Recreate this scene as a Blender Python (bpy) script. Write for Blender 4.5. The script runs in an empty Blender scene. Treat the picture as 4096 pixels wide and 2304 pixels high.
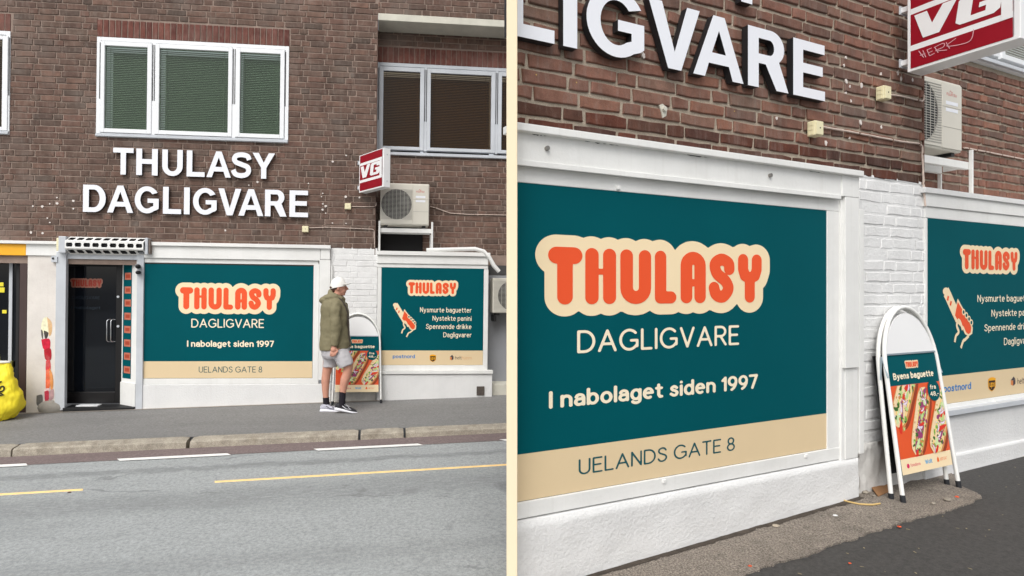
import bpy, math, random, os
import numpy as np
from mathutils import Vector, Matrix, noise
random.seed(7)
scene = bpy.context.scene
COL = scene.collection
# ------------------------------------------------------------------ camera
CX, CY, FOC, CAMZ = 1750.0, 1172.0, 2300.0, 1.56      # principal point and focal length in photo pixels (4096 wide)
cd = bpy.data.cameras.new('camera'); cam = bpy.data.objects.new('camera', cd); COL.objects.link(cam)
cam.location = (0, 0, CAMZ); cam.rotation_euler = (math.radians(90), 0, 0)
cd.sensor_width = 36; cd.lens = FOC / 4096 * 36
cd.shift_x = (2048 - CX) / 4096; cd.shift_y = (CY - 1152) / 4096
cd.clip_start = 0.05; cd.clip_end = 2000
scene.camera = cam
# ------------------------------------------------------------------ sky, sun, exposure (overcast day)
SUN_EL, SUN_AZ = 50.0, 200.0            # azimuth: 180 = straight behind the camera
world = bpy.data.worlds.new('World'); scene.world = world; world.use_nodes = True
wn = world.node_tree; wn.nodes.clear()
sky = wn.nodes.new('ShaderNodeTexSky'); sky.sky_type = 'NISHITA'; sky.sun_disc = False
sky.sun_elevation = math.radians(SUN_EL); sky.sun_rotation = math.radians(SUN_AZ)
sky.dust_density = 4.0; sky.air_density = 1.0; sky.ozone_density = 1.0
hs = wn.nodes.new('ShaderNodeHueSaturation'); hs.inputs['Saturation'].default_value = 0.22
bg = wn.nodes.new('ShaderNodeBackground'); bg.inputs[1].default_value = 0.15
wo = wn.nodes.new('ShaderNodeOutputWorld')
wn.links.new(sky.outputs[0], hs.inputs['Color']); wn.links.new(hs.outputs[0], bg.inputs[0]); wn.links.new(bg.outputs[0], wo.inputs[0])
sd = bpy.data.lights.new('sun', 'SUN'); sun = bpy.data.objects.new('sun', sd); COL.objects.link(sun)
sd.energy = 1.3; sd.angle = math.radians(40); sd.color = (1.0, 0.97, 0.93)
_az, _el = math.radians(SUN_AZ), math.radians(SUN_EL)
_to = Vector((math.sin(_az) * math.cos(_el), math.cos(_az) * math.cos(_el), math.sin(_el)))
sun.rotation_euler = (-_to).to_track_quat('-Z', 'Y').to_euler()
scene.view_settings.view_transform = 'Standard'; scene.view_settings.look = 'None'
scene.view_settings.gamma = 1.0; scene.view_settings.exposure = 0.12
try: scene.view_settings.use_curve_mapping = False
except Exception: pass
scene.cycles.max_bounces = 6; scene.cycles.use_denoising = True

# ------------------------------------------------------------------ geometry helpers
def project(P):
    return (CX + FOC * P.x / P.y, CY - FOC * (P.z - CAMZ) / P.y)
class Frame:
    """A facade: s runs along the wall, d out of it, h up. Its yaw comes from the vanishing point of its courses."""
    def __init__(self, px, Z, vp):
        C = Vector((0, 0, CAMZ))
        self.O = C + Vector(((px - CX) / FOC, 1, 0)) * Z
        self.u = Vector((vp[0] - CX, FOC, CY - vp[1])).normalized()
        self.w = self.u.cross(Vector((0, 0, 1))).normalized()
        self.v = self.w.cross(self.u)
        u, w, v, O = self.u, self.w, self.v, self.O
        self.M = Matrix(((u.x, -w.x, v.x, O.x), (u.y, -w.y, v.y, O.y), (u.z, -w.z, v.z, O.z), (0, 0, 0, 1)))
        self.Mi = self.M.inverted()
    def px(self, x, y, d=0.0):
        C = Vector((0, 0, CAMZ)); r = Vector(((x - CX) / FOC, 1, -(y - CY) / FOC))
        t = (d - self.w.dot(C - self.O)) / self.w.dot(r)
        P = C + r * t - self.O
        return self.u.dot(P), self.v.dot(P)
    def gnd(self, x, y, hfun):
        """pixel -> (s, d) on the sloping pavement h = hfun(s)"""
        lo, hi = -0.6, 2.8
        for _ in range(40):
            m = (lo + hi) / 2; s, h = self.px(x, y, m)
            if h < hfun(s): lo = m       # ray already below the pavement: come nearer
            else: hi = m
        return s, (lo + hi) / 2
    def W(self, s, d, h): return self.M @ Vector((s, -d, h))
FL = Frame(910, 8.14, (25770, 1445))       # street front seen from across the road
FR = Frame(3307, 3.866, (6898, 1171))      # the near shop front on the right
IDF = Frame.__new__(Frame); IDF.M = Matrix.Identity(4)

class MB:
    def __init__(self): self.v = []; self.f = []; self.m = []; self.sm = []
    def add(self, vs, fs, mi=0, sm=False):
        n = len(self.v); self.v += [tuple(p) for p in vs]
        for f in fs: self.f.append(tuple(i + n for i in f)); self.m.append(mi); self.sm.append(sm)
        return self
    def box(self, s0, s1, d0, d1, h0, h1, mi=0):
        a, b = -d1, -d0
        vs = [(s0, a, h0), (s1, a, h0), (s1, b, h0), (s0, b, h0), (s0, a, h1), (s1, a, h1), (s1, b, h1), (s0, b, h1)]
        return self.add(vs, [(3, 2, 1, 0), (4, 5, 6, 7), (0, 1, 5, 4), (1, 2, 6, 5), (2, 3, 7, 6), (3, 0, 4, 7)], mi)
    def prism(self, poly, d0, d1, mi=0):
        """simple polygon in (s,h), extruded from d0 to d1 (outwards)"""
        ar = sum(poly[i][0] * poly[(i + 1) % len(poly)][1] - poly[(i + 1) % len(poly)][0] * poly[i][1] for i in range(len(poly)))
        if ar < 0: poly = poly[::-1]
        n = len(poly)
        vs = [(p[0], -d1, p[1]) for p in poly] + [(p[0], -d0, p[1]) for p in poly]
        fs = [tuple(range(n)), tuple(range(2 * n - 1, n - 1, -1))]
        fs += [(i + n, (i + 1) % n + n, (i + 1) % n, i) for i in range(n)]
        return self.add(vs, fs, mi)
    def plan(self, poly, h0, h1, mi=0):
        """polygon in plan (s,d), extruded in height; h0/h1 numbers or functions of s"""
        g0 = h0 if callable(h0) else (lambda s: h0); g1 = h1 if callable(h1) else (lambda s: h1)
        n = len(poly)
        vs = [(p[0], -p[1], g1(p[0])) for p in poly] + [(p[0], -p[1], g0(p[0])) for p in poly]
        fs = [tuple(range(n)), tuple(range(2 * n - 1, n - 1, -1))] + [(i + n, (i + 1) % n + n, (i + 1) % n, i) for i in range(n)]
        ar = sum(poly[i][0] * -poly[(i + 1) % n][1] + poly[(i + 1) % n][0] * poly[i][1] for i in range(n))
        if ar < 0: fs = [f[::-1] for f in fs]
        return self.add(vs, fs, mi)
    def tube(self, pts, r, n=8, mi=0, closed=False):
        """pts: (s,d,h); r: number or list"""
        P = [Vector((p[0], -p[1], p[2])) for p in pts]; N = len(P); rings = []
        up = None
        for i in range(N):
            a = P[(i - 1) % N] if (closed or i > 0) else P[i]; b = P[(i + 1) % N] if (closed or i < N - 1) else P[i]
            t = (b - a).normalized()
            if up is None:
                up = Vector((0, 0, 1)) if abs(t.z) < 0.9 else Vector((1, 0, 0))
            x = up - t * up.dot(t); x.normalize(); up = x; y = t.cross(x)
            rr = r[i] if isinstance(r, (list, tuple)) else r
            rings.append([P[i] + (x * math.cos(2 * math.pi * k / n) + y * math.sin(2 * math.pi * k / n)) * rr for k in range(n)])
        return self.loft(rings, mi, closed=closed, sm=True)
    def loft(self, rings, mi=0, caps=True, closed=False, sm=True):
        n = len(rings[0]); vs = [p for r in rings for p in r]; fs = []
        R = len(rings)
        for i in range(R if closed else R - 1):
            j = (i + 1) % R
            for k in range(n):
                fs.append((i * n + k, i * n + (k + 1) % n, j * n + (k + 1) % n, j * n + k))
        self.add(vs, fs, mi, sm)
        if caps and not closed:
            self.add(rings[0], [tuple(range(n))[::-1]], mi); self.add(rings[-1], [tuple(range(n))], mi)
        return self
    def ell(self, c, r, n=14, m=9, mi=0):
        """ellipsoid centre (s,d,h) radii (s,d,h)"""
        rings = []
        for i in range(1, m):
            a = math.pi * i / m
            rings.append([(c[0] + r[0] * math.sin(a) * math.cos(2 * math.pi * k / n), -c[1] + r[1] * math.sin(a) * math.sin(2 * math.pi * k / n), c[2] - r[2] * math.cos(a)) for k in range(n)])
        return self.loft(rings, mi)
    def flat(self, vs, fs, d, mi=0):
        return self.add([(p[0], -d, p[1]) for p in vs], fs, mi)
    def mesh(self, name, mats, off=(0, 0, 0)):
        me = bpy.data.meshes.new(name)
        me.from_pydata([(p[0] - off[0], p[1] - off[1], p[2] - off[2]) for p in self.v], [], self.f)
        for m in (mats if isinstance(mats, (list, tuple)) else [mats]): me.materials.append(m)
        me.polygons.foreach_set('material_index', self.m); me.polygons.foreach_set('use_smooth', self.sm)
        me.update(); return me

BASE = {}
def _tag(o, label, cat, group=None):
    o['label'] = label; o['category'] = cat
    if group: o['group'] = group
def thing(name, label, cat, fr, base, group=None):
    """empty at the thing's base (s,d,h in its facade frame)"""
    o = bpy.data.objects.new(name, None); COL.objects.link(o); o.empty_display_size = 0.1
    b = Vector((base[0], -base[1], base[2])); o.matrix_world = fr.M @ Matrix.Translation(b)
    BASE[o] = b; _tag(o, label, cat, group); return o
def mods(o, bevel=0, sub=0):
    if bevel:
        m = o.modifiers.new('bevel', 'BEVEL'); m.width = bevel; m.segments = 2; m.limit_method = 'ANGLE'
    if sub:
        m = o.modifiers.new('sub', 'SUBSURF'); m.levels = sub; m.render_levels = sub
def part(name, mb, mats, par, bevel=0, loc=None, label=None, kind=None, sub=0):
    me = mb if isinstance(mb, bpy.types.Mesh) else mb.mesh(name, mats)
    o = bpy.data.objects.new(name, me); COL.objects.link(o); o.parent = par
    if par in BASE: o.matrix_parent_inverse = Matrix.Translation(-BASE[par])
    if loc is not None: o.location = loc
    if label: o['label'] = label
    if kind: o['kind'] = kind
    mods(o, bevel, sub); return o
def solo(name, mb, mats, fr, base, label, cat, group=None, bevel=0, kind=None, sub=0):
    """a thing that is one mesh"""
    b = (base[0], -base[1], base[2])
    o = bpy.data.objects.new(name, mb.mesh(name, mats, b)); COL.objects.link(o)
    o.matrix_world = fr.M @ Matrix.Translation(b)
    if cat: _tag(o, label, cat, group)
    if kind: o['kind'] = kind
    mods(o, bevel, sub); return o
def struct(name, mb, mats, fr, kind='structure', label=None):
    o = bpy.data.objects.new(name, mb.mesh(name, mats)); COL.objects.link(o); o.matrix_world = fr.M
    o['kind'] = kind
    if label: o['label'] = label
    return o
def bar(F, par, name, mat, x0, x1, y0, y1, d0, d1, xr=None, bevel=0.004, label=None, mb=None):
    """board given by photo pixels on its front face (y read at column xr)"""
    if xr is None: xr = (x0 + x1) / 2
    ym = (y0 + y1) / 2
    s0 = F.px(x0, ym, d1)[0]; s1 = F.px(x1, ym, d1)[0]; h1 = F.px(xr, y0, d1)[1]; h0 = F.px(xr, y1, d1)[1]
    if mb is not None: return mb.box(s0, s1, d0, d1, h0, h1)
    return part(name, MB().box(s0, s1, d0, d1, h0, h1), mat, par, bevel, label=label)
def ring(mb, s0, s1, h0, h1, t, d0, d1, mi=0, tb=None):
    """picture-frame ring"""
    tb = t if tb is None else tb
    mb.box(s0, s0 + t, d0, d1, h0, h1, mi); mb.box(s1 - t, s1, d0, d1, h0, h1, mi)
    mb.box(s0 + t, s1 - t, d0, d1 - .0006, h0, h0 + tb, mi); mb.box(s0 + t, s1 - t, d0, d1 - .0006, h1 - t, h1, mi)
    return mb

# ------------------------------------------------------------------ materials
MATS = {}
def lin(c):
    return tuple(((x / 255) / 12.92 if x / 255 <= 0.04045 else ((x / 255 + 0.055) / 1.055) ** 2.4) for x in c)
def pm(name, col, rough=0.6, var=0.08, scale=3.0, bump=0.0, bscale=40.0, metal=0.0, spec=0.4, streak=0.0, dirt=0.0, dirtcol=(0.25, 0.22, 0.18), rgb=True, speck=0.0, sscale=400.0):
    if name in MATS: return MATS[name]
    c = lin(col) if rgb else col
    m = bpy.data.materials.new(name); m.use_nodes = True; nt = m.node_tree; N = nt.nodes; L = nt.links
    b = N['Principled BSDF']; b.inputs['Roughness'].default_value = rough; b.inputs['Metallic'].default_value = metal
    b.inputs['Specular IOR Level'].default_value = spec
    geo = N.new('ShaderNodeNewGeometry')
    def nz(sc, det=5, mapz=None):
        n = N.new('ShaderNodeTexNoise'); n.inputs['Scale'].default_value = sc; n.inputs['Detail'].default_value = det
        n.inputs['Roughness'].default_value = 0.62
        if mapz:
            mp = N.new('ShaderNodeMapping'); mp.inputs['Scale'].default_value = mapz
            L.new(geo.outputs['Position'], mp.inputs['Vector']); L.new(mp.outputs[0], n.inputs['Vector'])
        else: L.new(geo.outputs['Position'], n.inputs['Vector'])
        return n
    def mix(fac, A, B, typ='MIX'):
        x = N.new('ShaderNodeMix'); x.data_type = 'RGBA'; x.blend_type = typ
        if isinstance(fac, (int, float)): x.inputs[0].default_value = fac
        else: L.new(fac, x.inputs[0])
        for i, v in ((6, A), (7, B)):
            if isinstance(v, tuple): x.inputs[i].default_value = (*v[:3], 1)
            else: L.new(v, x.inputs[i])
        return x.outputs[2]
    def ramp(sock, a, b2):
        r = N.new('ShaderNodeMapRange'); r.inputs[1].default_value = a; r.inputs[2].default_value = b2; L.new(sock, r.inputs[0]); return r.outputs[0]
    n1 = nz(scale)
    out = mix(ramp(n1.outputs[0], 0.3, 0.7), tuple(x * (1 - var) for x in c), tuple(min(1, x * (1 + var)) for x in c))
    if streak:
        ns = nz(1.0, 4, (26, 26, 0.7)); r = ramp(ns.outputs[0], 0.55, 0.75)
        mm = N.new('ShaderNodeMath'); mm.operation = 'MULTIPLY'; mm.inputs[1].default_value = streak; L.new(r, mm.inputs[0])
        out = mix(mm.outputs[0], out, dirtcol)
    if dirt:
        nd = nz(5.0, 7); r = ramp(nd.outputs[0], 0.52, 0.78)
        mm = N.new('ShaderNodeMath'); mm.operation = 'MULTIPLY'; mm.inputs[1].default_value = dirt; L.new(r, mm.inputs[0])
        out = mix(mm.outputs[0], out, dirtcol)
    if speck:
        n3 = nz(sscale, 2); r = ramp(n3.outputs[0], 0.35, 0.68)
        out = mix(r, mix(1.0, out, (1 - speck,) * 3, 'MULTIPLY'), mix(1.0, out, (1 + speck,) * 3, 'MULTIPLY'))
    L.new(out, b.inputs['Base Color'])
    if bump:
        nb = nz(bscale, 6); bp = N.new('ShaderNodeBump'); bp.inputs['Strength'].default_value = bump; bp.inputs['Distance'].default_value = 0.006
        L.new(nb.outputs[0], bp.inputs['Height']); L.new(bp.outputs[0], b.inputs['Normal'])
    MATS[name] = m; return m
def brickmat(name, cols, streak=0.5, stain=(.30, .26, .22), stainamt=0.5, bump=0.6, sat=1.0, val=1.0):
    m = bpy.data.materials.new(name); m.use_nodes = True; nt = m.node_tree; N = nt.nodes; L = nt.links
    b = N['Principled BSDF']; b.inputs['Roughness'].default_value = 0.85; b.inputs['Specular IOR Level'].default_value = 0.25
    geo = N.new('ShaderNodeNewGeometry'); oi = N.new('ShaderNodeObjectInfo')
    ad = N.new('ShaderNodeMath'); ad.operation = 'ADD'; L.new(geo.outputs['Random Per Island'], ad.inputs[0]); L.new(oi.outputs['Random'], ad.inputs[1])
    fr = N.new('ShaderNodeMath'); fr.operation = 'FRACT'; L.new(ad.outputs[0], fr.inputs[0])
    cr = N.new('ShaderNodeValToRGB'); cr.color_ramp.interpolation = 'LINEAR'
    els = cr.color_ramp.elements
    while len(els) < len(cols): els.new(0.5)
    for i, c in enumerate(cols): els[i].position = i / (len(cols) - 1); els[i].color = (*lin(c), 1)
    L.new(fr.outputs[0], cr.inputs[0])
    def nz(sc, det, mp=None, off=True):
        n = N.new('ShaderNodeTexNoise'); n.inputs['Scale'].default_value = sc; n.inputs['Detail'].default_value = det; n.inputs['Roughness'].default_value = .65
        mpn = N.new('ShaderNodeMapping'); mpn.inputs['Scale'].default_value = mp or (1, 1, 1)
        L.new(geo.outputs['Position'], mpn.inputs['Vector']); L.new(mpn.outputs[0], n.inputs['Vector']); return n.outputs[0]
    def mr(s, a, b2, lo=0., hi=1.):
        r = N.new('ShaderNodeMapRange'); r.inputs[1].default_value = a; r.inputs[2].default_value = b2; r.inputs[3].default_value = lo; r.inputs[4].default_value = hi; L.new(s, r.inputs[0]); return r.outputs[0]
    def mix(fac, A, B, typ='MIX'):
        x = N.new('ShaderNodeMix'); x.data_type = 'RGBA'; x.blend_type = typ
        L.new(fac, x.inputs[0]) if not isinstance(fac, (int, float)) else setattr(x.inputs[0], 'default_value', fac)
        for i, v in ((6, A), (7, B)):
            if isinstance(v, tuple): x.inputs[i].default_value = (*v[:3], 1)
            else: L.new(v, x.inputs[i])
        return x.outputs[2]
    o = cr.outputs[0]
    o = mix(mr(nz(9, 6), .38, .66, 0, .75), o, mix(1.0, o, (.56, .53, .50), 'MULTIPLY'))
    o = mix(mr(nz(16, 5), .52, .74, 0, .45), o, mix(1.0, o, (1.5, 1.28, 1.15), 'MULTIPLY'))              # firing clouds
    o = mix(mr(nz(1, 5, (30, 30, 8)), .5, .78, 0, streak), o, tuple(stain))                           # pale vertical lime streaks
    o = mix(mr(nz(1.1, 4), .52, .72, 0, stainamt), o, tuple(x * .75 for x in stain))                  # broad weathering
    o = mix(mr(nz(1, 6, (2.6, 2.6, 1.1)), .5, .74, 0, .55), o, mix(1.0, o, (.50, .47, .44), 'MULTIPLY'))   # soot and damp patches
    o = mix(mr(nz(1, 5, (11, 11, .9)), .58, .74, 0, .35), o, tuple(x * .9 for x in stain))               # run-off from sills and fixings
    o = mix(mr(nz(160, 3), .4, .75, 0, .35), o, mix(1.0, o, (.45, .45, .45), 'MULTIPLY'))             # pits
    hv = N.new('ShaderNodeHueSaturation'); hv.inputs['Saturation'].default_value = sat; hv.inputs['Value'].default_value = val; L.new(o, hv.inputs['Color']); o = hv.outputs[0]
    L.new(o, b.inputs['Base Color'])
    bp = N.new('ShaderNodeBump'); bp.inputs['Strength'].default_value = bump; bp.inputs['Distance'].default_value = .004
    L.new(nz(70, 7), bp.inputs['Height']); L.new(bp.outputs[0], b.inputs['Normal'])
    return m
def glassmat(name, tint, rough=0.02, gl=1.0):
    m = bpy.data.materials.new(name); m.use_nodes = True; nt = m.node_tree; N = nt.nodes; L = nt.links; N.clear()
    tr = N.new('ShaderNodeBsdfTransparent'); tr.inputs[0].default_value = (*tint, 1)
    g = N.new('ShaderNodeBsdfGlossy'); g.inputs['Roughness'].default_value = rough; g.inputs[0].default_value = (gl, gl, gl, 1)
    f = N.new('ShaderNodeFresnel'); ge = N.new('ShaderNodeNewGeometry'); m1 = N.new('ShaderNodeMath'); m1.operation = 'MULTIPLY_ADD'; m1.inputs[1].default_value = -2; m1.inputs[2].default_value = 1; L.new(ge.outputs['Backfacing'], m1.inputs[0])
    m2 = N.new('ShaderNodeMath'); m2.operation = 'POWER'; m2.inputs[0].default_value = 1.45; L.new(m1.outputs[0], m2.inputs[1]); L.new(m2.outputs[0], f.inputs[0])     # thin pane: same reflection on both faces
    mx = N.new('ShaderNodeMixShader'); o = N.new('ShaderNodeOutputMaterial')
    L.new(f.outputs[0], mx.inputs[0]); L.new(tr.outputs[0], mx.inputs[1]); L.new(g.outputs[0], mx.inputs[2]); L.new(mx.outputs[0], o.inputs[0])
    MATS[name] = m; return m
WHITE = pm('white_paint', (232, 232, 229), .55, .06, 2.0, .35, 30, streak=.12, dirt=.13, dirtcol=(.46, .43, .38))
WHITEROUGH = pm('white_rough_render', (226, 226, 225), .75, .06, 2.5, 1.0, 55, streak=.08, dirt=.16, dirtcol=(.45, .42, .38))
WHITEOLD = pm('old_white_render', (224, 218, 211), .8, .10, 2.2, .5, 30, streak=.12, dirt=.30, dirtcol=(.50, .42, .38))
WBRICK = pm('white_painted_brick', (229, 229, 228), .65, .06, 9.0, .9, 45, streak=.08, dirt=.14, dirtcol=(.48, .46, .43))
ALU = pm('white_aluminium', (234, 236, 238), .35, .03, 1.5, metal=0.0, spec=.5)
GREYALU = pm('weathered_aluminium', (196, 200, 205), .45, .08, 3, streak=.1)
TEAL = pm('teal_print', (0, 82, 90), .6, .05, 1.2, spec=.06)
BEIGE = pm('beige_print', (226, 203, 164), .5, .03, 1.2, spec=.3)
CREAM = pm('cream_print', (246, 224, 184), .5, .02, 2, spec=.3)
ORANGE = pm('orange_print', (238, 88, 45), .5, .03, 2, spec=.3)
TEXTC = pm('text_cream', (248, 234, 205), .5, .02, 2)
TEXTT = pm('text_teal', (24, 84, 90), .5, .02, 2)
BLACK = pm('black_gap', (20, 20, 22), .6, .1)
DARKM = pm('dark_metal', (34, 33, 34), .45, .15, 6)
SIGNW = pm('letter_face_white', (238, 240, 246), .3, .02, 1.5)
SIGNK = pm('letter_side_black', (36, 36, 38), .4, .1, 3)
CONC = pm('pale_concrete', (206, 203, 190), .85, .10, 4, .5, 40, dirt=.18, dirtcol=(.42, .42, .36))
GREYREND = pm('grey_render', (150, 152, 156), .85, .06, 2, .4, 60)
REDP = pm('sign_red', (150, 14, 34), .35, .08, 5, dirt=.15, dirtcol=(.12, .01, .02))
SIGNWH = pm('sign_white', (240, 240, 240), .35, .03, 3, dirt=.10, dirtcol=(.55, .52, .48))
ACW = pm('ac_casing', (212, 208, 196), .45, .03, 2, dirt=.08)
BOXC = pm('junction_box_cream', (232, 224, 186), .5, .05, 8)
CABLE = pm('painted_cable', (208, 190, 178), .6, .15, 20)
DOORB = pm('door_black', (20, 18, 19), .35, .1, 4)
MORTARL = pm('mortar_left', (146, 128, 117), .95, .16, 6, .6, 120, dirt=.25, dirtcol=(.15, .125, .105))
MORTARR = pm('mortar_right', (176, 163, 146), .95, .16, 9, 1.0, 110, dirt=.3, dirtcol=(.20, .18, .15), speck=.25, sscale=260)
BRL = brickmat('brick_brown', [(92, 71, 60), (120, 86, 68), (106, 77, 63), (132, 93, 72), (98, 79, 67), (120, 81, 63), (112, 89, 73)], .40, (.33, .265, .215), .60, .6, .76, 1.0)
BRR = brickmat('brick_red', [(126, 87, 72), (152, 99, 77), (136, 93, 76), (160, 101, 73), (116, 87, 74), (148, 93, 71), (144, 109, 90)], .38, (.34, .275, .23), .55, .9, .84, .90)
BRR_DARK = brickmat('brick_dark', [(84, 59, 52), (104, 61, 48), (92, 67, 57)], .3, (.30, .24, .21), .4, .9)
# ------------------------------------------------------------------ outlines and lettering
def curve_mesh(loops=None, text=None, offset=0.0, ext=0.0):
    if text is None:
        cu = bpy.data.curves.new('tmp', 'CURVE')
        for lp in loops:
            sp = cu.splines.new('POLY'); sp.points.add(len(lp) - 1)
            for q, p in zip(sp.points, lp): q.co = (p[0], p[1], 0, 1)
            sp.use_cyclic_u = True
        cu.dimensions = '2D'
    else:
        cu = bpy.data.curves.new('tmp', 'FONT'); cu.body = text; cu.offset = offset; cu.resolution_u = 3
    cu.fill_mode = 'BOTH' if ext else 'FRONT'
    cu.extrude = ext
    ob = bpy.data.objects.new('tmp', cu); me = bpy.data.meshes.new_from_object(ob)
    vs = [tuple(v.co) for v in me.vertices]; fs = [tuple(p.vertices) for p in me.polygons]
    bpy.data.objects.remove(ob); bpy.data.meshes.remove(me); bpy.data.curves.remove(cu)
    return vs, fs
def arc(cx, cy, rx, ry, a0, a1, n=14):
    return [(cx + rx * math.cos(math.radians(a0 + (a1 - a0) * i / n)), cy + ry * math.sin(math.radians(a0 + (a1 - a0) * i / n))) for i in range(n + 1)]
def crom(P, n=8):
    out = []
    for i in range(len(P) - 1):
        p0 = P[max(i - 1, 0)]; p1 = P[i]; p2 = P[i + 1]; p3 = P[min(i + 2, len(P) - 1)]
        for k in range(n):
            t = k / n
            out.append(tuple(0.5 * ((2 * p1[j]) + (-p0[j] + p2[j]) * t + (2 * p0[j] - 5 * p1[j] + 4 * p2[j] - p3[j]) * t * t + (-p0[j] + 3 * p1[j] - 3 * p2[j] + p3[j]) * t ** 3) for j in range(2)))
    out.append(P[-1]); return out
def stroke(P, w):
    l, r = [], []
    for i in range(len(P)):
        a = P[max(i - 1, 0)]; b = P[min(i + 1, len(P) - 1)]
        dx, dy = b[0] - a[0], b[1] - a[1]; q = math.hypot(dx, dy) or 1
        l.append((P[i][0] - dy / q * w / 2, P[i][1] + dx / q * w / 2)); r.append((P[i][0] + dy / q * w / 2, P[i][1] - dx / q * w / 2))
    return l + r[::-1]
LET = {
 'T': [[(0, 1), (.8, 1), (.8, .82), (.505, .82), (.505, 0), (.295, 0), (.295, .82), (0, .82)]],
 'H': [[(0, 0), (0, 1), (.21, 1), (.21, .61), (.57, .61), (.57, 1), (.78, 1), (.78, 0), (.57, 0), (.57, .43), (.21, .43), (.21, 0)]],
 'U': [[(0, 1)] + arc(.39, .37, .39, .39, 180, 360) + [(.78, 1), (.57, 1)] + arc(.39, .36, .18, .20, 360, 180) + [(.21, 1)]],
 'L': [[(0, 0), (0, 1), (.21, 1), (.21, .18), (.68, .18), (.68, 0)]],
 'A': [[(0, 0), (.38, 1), (.60, 1), (.98, 0), (.76, 0), (.685, .225), (.295, .225), (.22, 0)], [(.355, .40), (.625, .40), (.49, .77)]],
 'Y': [[(0, 1), (.25, 1), (.45, .62), (.65, 1), (.9, 1), (.555, .42), (.555, 0), (.345, 0), (.345, .42)]],
 'D': [[(0, 0), (0, 1)] + arc(.4, .5, .42, .5, 90, -90, 20), [(.21, .17), (.21, .83)] + arc(.38, .5, .22, .33, 90, -90, 16)],
 'I': [[(0, 0), (0, 1), (.21, 1), (.21, 0)]],
 'V': [[(0, 1), (.23, 1), (.45, .27), (.67, 1), (.9, 1), (.565, 0), (.335, 0)]],
 'E': [[(0, 0), (0, 1), (.68, 1), (.68, .83), (.21, .83), (.21, .60), (.64, .60), (.64, .43), (.21, .43), (.21, .17), (.69, .17), (.69, 0)]],
 'R': [[(0, 0), (0, 1)] + arc(.45, .715, .28, .285, 90, -52, 14) + [(.82, 0), (.57, 0), (.35, .41), (.21, .41), (.21, 0)], [(.21, .57), (.21, .83)] + arc(.43, .70, .09, .13, 90, -90, 10)],
 'G': [arc(.47, .5, .47, .515, 32, 306, 30) + [(.86, .125), (.92, .175), (.92, .55), (.49, .55), (.49, .385), (.71, .385), (.71, .265)] + arc(.47, .5, .255, .335, 306, 40, 26)],
 'S': [stroke(crom([(.71, .715), (.64, .86), (.42, .915), (.20, .87), (.12, .74), (.19, .61), (.42, .52), (.64, .43), (.69, .27), (.60, .13), (.39, .08), (.17, .135), (.075, .30)]), .195)],
}
def letter(ch, s0, s1, h0, h1, d0, d1):
    """block letter filling a box on the wall: mesh with face (0) and dark returns (1)"""
    lp = LET[ch]; xs = [p[0] for l in lp for p in l]; ys = [p[1] for l in lp for p in l]
    x0, x1, y0, y1 = min(xs), max(xs), min(ys), max(ys)
    g = [[(s0 + (p[0] - x0) / (x1 - x0) * (s1 - s0), h0 + (p[1] - y0) / (y1 - y0) * (h1 - h0)) for p in l] for l in lp]
    mb = MB(); vs, fs = curve_mesh(g)
    mb.flat(vs, fs, d1, 0)
    for l in g:
        n = len(l); vv = [(p[0], -d1, p[1]) for p in l] + [(p[0], -d0, p[1]) for p in l]
        ar = sum(l[i][0] * l[(i + 1) % n][1] - l[(i + 1) % n][0] * l[i][1] for i in range(n))
        F = [(i, i + n, (i + 1) % n + n, (i + 1) % n) for i in range(n)]
        if (ar < 0) != (l is not g[0]): F = [f[::-1] for f in F]
        mb.add(vv, F, 1)
    return mb
# rounded logo letters from stroke distance fields (contours by marching squares)
def contours(fn, x0, x1, y0, y1, st):
    xs = np.arange(x0, x1 + st, st); ys = np.arange(y0, y1 + st, st)
    X, Y = np.meshgrid(xs, ys); F = fn(X, Y); S = F < 0
    seg = {}
    mixed = np.argwhere((S[:-1, :-1] != S[1:, :-1]) | (S[:-1, :-1] != S[:-1, 1:]) | (S[:-1, :-1] != S[1:, 1:]))
    pts = {}
    def ed(i, j, k):
        key = (i, j, k)
        if key not in pts:
            if k == 0: a, b = F[i, j], F[i, j + 1]; t = a / (a - b); pts[key] = (xs[j] + t * st, ys[i])
            else: a, b = F[i, j], F[i + 1, j]; t = a / (a - b); pts[key] = (xs[j], ys[i] + t * st)
        return key
    for i, j in mixed:
        i = int(i); j = int(j)
        c = (S[i, j], S[i, j + 1], S[i + 1, j + 1], S[i + 1, j]); E = []
        if c[0] != c[1]: E.append(ed(i, j, 0))
        if c[1] != c[2]: E.append(ed(i, j + 1, 1))
        if c[2] != c[3]: E.append(ed(i + 1, j, 0))
        if c[3] != c[0]: E.append(ed(i, j, 1))
        if len(E) == 2: prs = [(E[0], E[1])]
        else: prs = [(E[0], E[3]), (E[1], E[2])]
        for a, b in prs: seg.setdefault(a, []).append(b); seg.setdefault(b, []).append(a)
    loops = []; seen = set()
    for k in seg:
        if k in seen: continue
        lp = [k]; seen.add(k); cur = k
        while True:
            nx = [q for q in seg[cur] if q not in seen]
            if not nx: break
            cur = nx[0]; seen.add(cur); lp.append(cur)
        P = [pts[q] for q in lp]
        if len(P) > 8: loops.append(P[::2] if len(P) > 60 else P)
    return loops
def capd(X, Y, P, r):
    D = np.full(X.shape, 1e9)
    for (ax, ay), (bx, by) in zip(P[:-1], P[1:]):
        dx, dy = bx - ax, by - ay; q = dx * dx + dy * dy or 1e-9
        t = np.clip(((X - ax) * dx + (Y - ay) * dy) / q, 0, 1)
        D = np.minimum(D, np.hypot(X - ax - t * dx, Y - ay - t * dy))
    return D - r
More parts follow.
